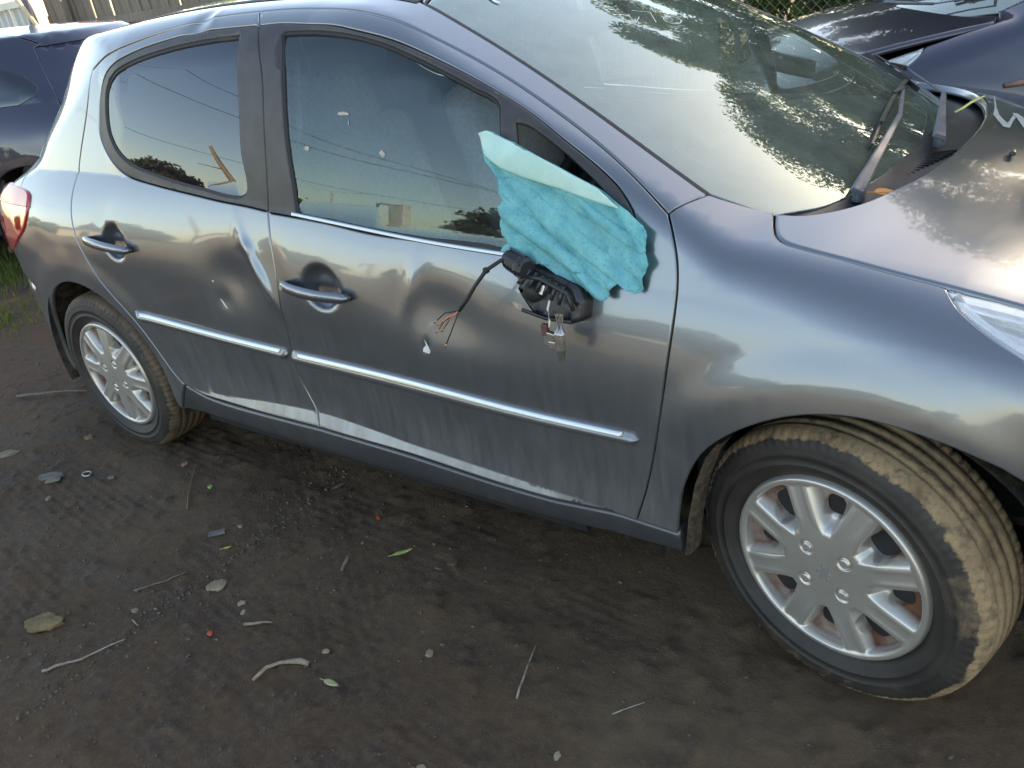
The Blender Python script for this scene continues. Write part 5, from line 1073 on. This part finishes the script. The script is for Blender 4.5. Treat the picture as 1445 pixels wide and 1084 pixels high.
# clutter at the corner of the fences
m=MB(); m.tube([(-6.55,2.75,0),(-6.75,2.85,2.6)],.045,8); top(m.build('leaning_pipe',simple('dark_pipe',(.10,.10,.12),.5,.3),None,True),'dark slanted pipe standing at the corner where the fences meet','pipe')
m=MB(); m.tube([(-6.1,2.60,1.25),(-6.75,2.66,1.95)],.022,8); top(m.build('pale_stick',simple('pale_timber',(.55,.42,.25),.7),None,True),'short pale stick leaning on the corner of the fences','stick')
m=MB(); m.box((-6.45,3.0,.75),(.35,.03,1.5),Matrix.Rotation(.3,3,'Z')); top(m.build('brown_board',simple('brown_board',(.22,.12,.08),.8),None,False,.004),'brown upright board leaning at the fence corner','board')
def redball():
    m=M('red_sign_paint',(.55,.035,.03),.4); 
    mb_=MB(); mb_.tube([(0,-.02,0),(0,.02,0)],.30,32); o=mb_.build('round_red_sign',m.m); o.location=(-7.6,4.2,1.92); o.rotation_euler=(0,0,.9)
    m2=MB(); m2.tube([(0,.05,-1.92),(0,.05,.2)],.03,8); m2.build('post',MT['steel'],o); top(o,'round red sign behind the fence at the top left','sign')
redball()
# chain-link fence
A,d,L_,rz=fence_frame((.05,5.1),(8.2,5.35)); e=empty('chain_link_fence',A,rz); top(e,'chain-link wire fence with green creeper behind, right of centre','fence')
V=[];Fc=[]; sp=.058; Hc=1.8; wz=.0022; n=int((L_+Hc)/sp/1.414)
def wire(a,b):
    k=len(V); a=Vector(a);b=Vector(b); t=(b-a).normalized(); u=Vector((0,1,0))*wz; v=t.cross(Vector((0,1,0)))*wz
    for p in (a,b):
        for q in (u,v,-u,-v): V.append(tuple(p+q))
    for i in range(4): Fc.append((k+i,k+(i+1)%4,k+4+(i+1)%4,k+4+i))
for i in range(n):
    s=i*sp*1.414-Hc
    for sg in (0,1):
        x0,x1=s,s+Hc; z0,z1=(0,Hc) if sg==0 else (Hc,0)
        a=max(x0,0);b=min(x1,4.2)
        if b>a: wire((a,.004*sg,z0+(z1-z0)*(a-x0)/Hc),(b,.004*sg,z0+(z1-z0)*(b-x0)/Hc))
wm_=simple('galvanised_wire',(.30,.28,.22),.5,.6); o=mk('wire_mesh',V,Fc,wm_,e,False); o['kind']='stuff'
for k in range(4):
    m=MB(); m.tube([(k*2.4,.04,0),(k*2.4,.04,1.9)],.025,10); m.build('post',wm_,e,True)
m=MB(); m.tube([(0,.0,Hc),(L_,.0,Hc)],.017,8); m.build('rail',wm_,e,True)
r=np.random.default_rng(3); L2=[]
for i in range(420):
    c=np.array([r.uniform(-.6,8.6),r.uniform(5.45,6.3),1.9*r.random()**1.3]); L2.append(leafquads(c,np.array([.38,.25,.32]),230,.042,900+i))
V=np.concatenate(L2).reshape(-1,3); o=quads('creeper',V,np.arange(len(V)).reshape(-1,4),MT['leafB']); o['kind']='stuff'
r=np.random.default_rng(4); L2=[]
for i in range(26):
    t=r.random(); c=np.array([-3.6+t*3.9,4.05+t*1.2,r.uniform(1.35,1.75)]); L2.append(leafquads(c,np.array([.22,.16,.18]),130,.035,1200+i))
V=np.concatenate(L2).reshape(-1,3); o=quads('ivy',V,np.arange(len(V)).reshape(-1,4),MT['leafB']); o['kind']='stuff'
# ------------------------------------------------------------------ the neighbouring cars (same body shell, other paint)
def clone(src,parent,swap,skip=()):
    c=src.copy(); COL.objects.link(c); c.parent=parent
    if c.type=='MESH':
        for s in c.material_slots:
            if s.material in swap: nm=swap[s.material]; s.link='OBJECT'; s.material=nm
    out={src:c}
    for ch in src.children:
        if ch.name.split('.')[0] in skip: continue
        out.update(clone(ch,c,swap,skip))
    return out
SK=('mirror_base','marker_stroke','paint_chip','paint_dab','wheel_arch_linerX','cowl_grille','washer_nozzle','mud_flap','rub_strip')
blk=simple('dark_blue_black_plastic',(.012,.013,.02),.35)
swap={MT['paint']:MT['navy'],MT['sill']:blk,MT['hpaint']:MT['navy'],TYF:TYR}
def othercar(name,loc,rz,label):
    e=empty(name,loc,rz); top(e,label,'car')
    mp_={}
    for ch in list(car.children):
        if ch.name.split('.')[0] in SK: continue
        mp_.update(clone(ch,e,swap,SK))
    return e,mp_
def place(lx,ly,wx,wy,rz): c,s=math.cos(rz),math.sin(rz); return (wx-(c*lx-s*ly),wy-(s*lx+c*ly),0)
rz=math.radians(206); SK0=SK; SK=SK+('taillight','clear_lens'); e1,m1=othercar('blue_hatchback',place(-.45,.65,-2.50,.78,rz),rz,'dark blue hatchback at the left seen from its rear corner')
qg=panel('quarter_glass',loop(([[.15,.70],[-.05,.715],[-.17,.79],[-.18,.88],[-.08,.98],[.15,1.03],[.15,.70]],False)),MT['glass_r'],e1,off=.003,gap=0,grid=.04,flange=.004,dents=False)
mirror_y(qg,e1); bpy.data.objects.remove(qg)
for o in m1.values():
    if o.name.startswith('rear_bumper'):
        for s in o.material_slots: s.link='OBJECT'; s.material=blk
SK=SK0
rz=math.radians(213); loc=place(2.3,.66,2.42,2.02,rz); e2,m2=othercar('navy_hatchback',loc,rz,'navy car beyond the windscreen with its bonnet standing ajar')
for o in m2.values():
    if o.name.startswith('bonnet'):
        # hinge near the cowl, nose lifted
        piv=Vector((2.42,0,1.0)); Rm=Matrix.Rotation(math.radians(-6),4,'Y'); o.matrix_local=Matrix.Translation(piv)@Rm@Matrix.Translation(-piv)
for s in (1,):
    m=MB(); m.box((1.93,s*.93,.98),(.12,.20,.13)); m.box((1.96,s*.82,.95),(.05,.10,.04)); m.build('door_mirror',MT['black'],e2,True,.03)
m=MB(); V=[(2.30,.8385,.70),(2.42,.842,.705),(2.425,.842,.725),(2.33,.839,.735)]; m.tube([(2.30,.853,.72),(2.40,.856,.715)],[.016,.010],8); m.build('side_repeater',simple('amber_lens',(.20,.10,.08),.3),e2,True)
# ------------------------------------------------------------------ the world behind the photographer, seen in the paint and glass
def pol(az,d,ox=1.4,oy=-.8): a=math.radians(az); return ox+math.sin(a)*d,oy+math.cos(a)*d
r=random.Random(3)
azs=[-104,-109,-113,-118,-121,-131,-134,-144.5,-146.5,-149,-152,-155,-159,-163,-168,-172,-177,-183]
adj=['thin','low','round','bushy','dark','spreading','tiny','broad','full','dense','leaning','sparse','wide','squat','tufted','ragged','domed','tall']
for i,az in enumerate(azs):
    d=62+r.uniform(-8,8); x,y=pol(az,d); h=3.8+r.uniform(0,1.6)
    if az in (-146.5,-149,-152,-159): h=7.2+r.uniform(0,.8)
    tree(x,y,h,h*1.25+1.2,'%s sunlit tree far across the yard, seen only in the car reflections'%adj[i],MT['leafD'],34,150,.30,200+i,.18,.12,'distant_tree','distant trees behind the photographer')
x,y=pol(-139.7,42); e=empty('billboard',(x,y,0),math.radians(139.7)*-1+PI); top(e,'white billboard on legs with two lamp arms, mirrored in the front window','billboard')
bm_=simple('sunlit_white_board',(.75,.72,.62),.7,0,.08,1); m=MB(); m.box((0,0,2.95),(3.9,.35,3.2)); m.build('board',bm_,e)
m=MB(); m.box((-.8,0,.75),(.14,.14,1.5)); m.build('leg',MT['steel'],e); m=MB(); m.box((.8,0,.75),(.14,.14,1.5)); m.build('leg',MT['steel'],e)
for s in (-1,.9):
    m=MB(); m.tube([(s*1.2,.1,4.35),(s*.6,.9,4.45),(s*.1,1.1,3.6)],.04,6); m.box((s*.1,1.1,3.5),(.35,.2,.12)); m.build('lamp_arm',MT['black'],e)
x,y=pol(-135.4,48); m=MB(); m.tube([(x,y,0),(x,y,5.6)],[.09,.06],8); pl=m.build('lamp_post',simple('pale_post',(.6,.58,.5),.6),None,True); top(pl,'thin pale street lamp post mirrored low in the front window','street lamp')
m=MB(); m.tube([(x-1.6,y+1.2,6.0),(x,y,5.55),(x+1.6,y-1.2,6.0)],.035,6); m.build('lamp_arm',pl.data.materials[0],pl,True)
x,y=pol(-125.6,20); m=MB(); m.tube([(x,y,0),(x+.15,y-.1,1.4),(x+.1,y+.15,2.2),(x-.35,y+.5,3.4),(x-.55,y+.7,4.1)],[.15,.13,.11,.09,.06],8); pl=m.build('dead_tree',simple('golden_dead_wood',(.34,.26,.15),.8),None,True); m=MB(); m.tube([(x-.2,y+.3,2.9),(x-.9,y+.9,3.0)],[.04,.02],6); m.build('branch',pl.data.materials[0],pl,True); top(pl,'bare leaning dead tree mirrored in the rear door window','dead tree')
def cable(p0,p1,sag,label):
    P=[]; 
    for i in range(25): t=i/24; q=Vector(p0).lerp(Vector(p1),t); q.z-=sag*4*t*(1-t); P.append(q)
    m=MB(); m.tube(P,.018,5,False); top(m.build('overhead_cable',MT['rubber'],None,True),label,'cable','overhead cables behind the photographer')
def P3(az,el,d): x,y=pol(az,d); return (x,y,.95+math.tan(math.radians(el))*d)
cable(P3(-100,24,28),P3(-160,5,40),1.0,'upper overhead cable mirrored across the side windows')
cable(P3(-96,19,30),P3(-172,4.0,42),1.3,'middle overhead cable mirrored across the side windows')
cable(P3(-100,10,34),P3(-150,5.5,44),.8,'lowest overhead cable mirrored across the side windows')
for az,d,wd,h,lb,col in ((-147.8,52,1.0,2.0,'small white shed among the far trees right of the billboard',(.7,.68,.6)),(-115,40,5,2.1,'long low cream shed across the yard, far left of the billboard',(.55,.48,.36)),(-128.5,46,2.6,1.7,'grey-white site hut just left of the billboard',(.6,.58,.52))):
    x,y=pol(az,d); e=empty('shed',(x,y,0),-math.radians(az)+PI); top(e,lb,'shed'); m=MB(); m.box((0,0,h/2),(wd,1.6,h)); m.build('wall',simple('shed_wall%d'%d,col,.8),e)
    m=MB(); m.add([(-wd/2-.1,-.95,h),(wd/2+.1,-.95,h),(wd/2+.1,.95,h),(-wd/2-.1,.95,h),(-wd/2-.1,0,h+.45),(wd/2+.1,0,h+.45)],[(0,1,5,4),(3,4,5,2),(0,4,3),(1,2,5),(0,3,2,1)]); m.build('roof',simple('shed_roof%d'%d,(.25,.2,.17),.6,.3),e)
    m=MB(); m.box((wd*.2,.81,h*.45),(min(.8,wd*.4),.04,h*.8)); m.build('door',MT['trim'],e)
# ------------------------------------------------------------------ crumpled teal cloth in the quarter window
cm=M('teal_cloth',(.06,.42,.50),.6,0,.3); nn=cm.noise(30,6,.6,stretch=(1,1,1)); cm.set('Base Color',cm.mix(cm.ramp(cm.noise(180,3,.6),[(.55,0.),(.66,.5)]),cm.ramp(nn,[(.3,(.10,.43,.48)),(.7,(.22,.60,.61))]),(.07,.22,.25))); cm.bump(nn,.25,.004)
tt=cm.N('ShaderNodeBsdfTranslucent'); tt.inputs[0].default_value=(.15,.75,.8,1); mx=cm.N('ShaderNodeMixShader'); mx.inputs[0].default_value=.25; lk(cm.nt,cm.p.outputs[0],mx.inputs[1]); lk(cm.nt,tt.outputs[0],mx.inputs[2]); lk(cm.nt,mx.outputs[0],cm.out.inputs[0])
cm2=M('pale_mint_cloth',(.38,.66,.60),.65,0,.3); nn=cm2.noise(22,6,.6); cm2.set('Base Color',cm2.ramp(nn,[(.3,(.34,.56,.50)),(.7,(.46,.66,.58))])); cm2.bump(nn,.25,.004)
cl=empty('teal_cloth',(0,0,0)); top(cl,'crumpled torn teal cloth stuffed out of the front quarter window','cloth')
Cc=C['cloth']
jag=[]; rj=random.Random(9)
for i,(x,a) in enumerate(Cc):
    jag.append([x,a]); nx_,na_=Cc[(i+1)%len(Cc)]
    if 6<=i: jag.append([(x+nx_)/2+rj.uniform(-.007,.007),(a+na_)/2+rj.uniform(-.014,.014)])
def wr(uv,P):
    u=(uv[:,0]-1.78)*math.cos(-.62)+(uv[:,1]-.83)*.62*math.sin(-.62); v=-(uv[:,0]-1.78)*math.sin(-.62)+(uv[:,1]-.83)*.62*math.cos(-.62)
    n=fbm(u*7,v*16,3,4); base=.012+.016*np.clip(1-np.abs(v+.05)/.12,0,1)*np.clip((.30-u)/.2,0,1)
    rd=.014*np.abs(np.sin((v+.12*np.clip(u,0,.4))*56+5*n))**.5+.010*np.sin(v*19+4*n+1)+.030*(n-.5)+.008*(fbm(u*12,v*40,3,8)-.5)+.004*(np.abs(fbm(u*30,v*60,3,6)-.5)*2)**.7+.0015*(fbm(u*110,v*120,2,16)-.5)
    return np.maximum(base+rd,.004)
sh=panel('cloth_sheet',loop((jag+[jag[0]],False),d=.0035),cm.m,cl,off=0,gap=0,grid=.004,flange=.002,bev=0,dents=False,nz=wr)
def renorm(o): 
    me=o.data; 
    try: me.free_normals_split()
    except Exception: pass
    if 'custom_normal' in me.attributes: me.attributes.remove(me.attributes['custom_normal'])
renorm(sh)
for fl_ in ([(1.835,.735),(1.90,.715),(2.02,.60),(2.12,.50),(2.158,.452),(2.13,.436),(2.06,.50),(1.95,.60),(1.86,.68)],[(1.845,.66),(1.88,.665),(1.98,.56),(2.07,.47),(2.092,.41),(2.070,.398),(2.02,.46),(1.93,.555),(1.85,.62)],[(1.86,.575),(1.89,.585),(1.96,.52),(2.02,.46),(2.028,.42),(2.005,.425),(1.95,.48),(1.88,.53)],[(1.95,.715),(2.00,.70),(2.09,.63),(2.155,.575),(2.150,.55),(2.08,.60),(1.99,.67)]):
    FL=loop(([list(p) for p in fl_]+[list(fl_[0])],True),d=.006)
    mt_=np.array(FL)*np.array([1,.62])
    fd=panel('cloth_fold',FL,cm.m,cl,off=0,gap=0,grid=.004,flange=.003,bev=0,dents=False,nz=lambda uv,P:wr(uv,P)+.002+.35*np.minimum(mindist(uv*np.array([1,.62]),mt_),.010)); renorm(fd)
fp=[[1.7831,.8374],[1.801,.8427],[1.8637,.8137],[1.9579,.7656],[2.055,.7126],[2.105,.668],[2.06,.685],[1.98,.712],[1.90,.735],[1.845,.758],[1.81,.785]]
fo=panel('folded_flap',loop((fp+[fp[0]],False),d=.005),cm2.m,cl,off=.010,gap=0,grid=.006,flange=.003,bev=.001,dents=False,nz=lambda uv,P:.026+.008*fbm(uv[:,0]*20,uv[:,1]*14,3,2)+.016*np.clip(1-(uv[:,0]-1.78)/.25,0,1)*np.sin(np.clip((uv[:,1]-.735)*9+.2,0,1)*PI))
renorm(fo)
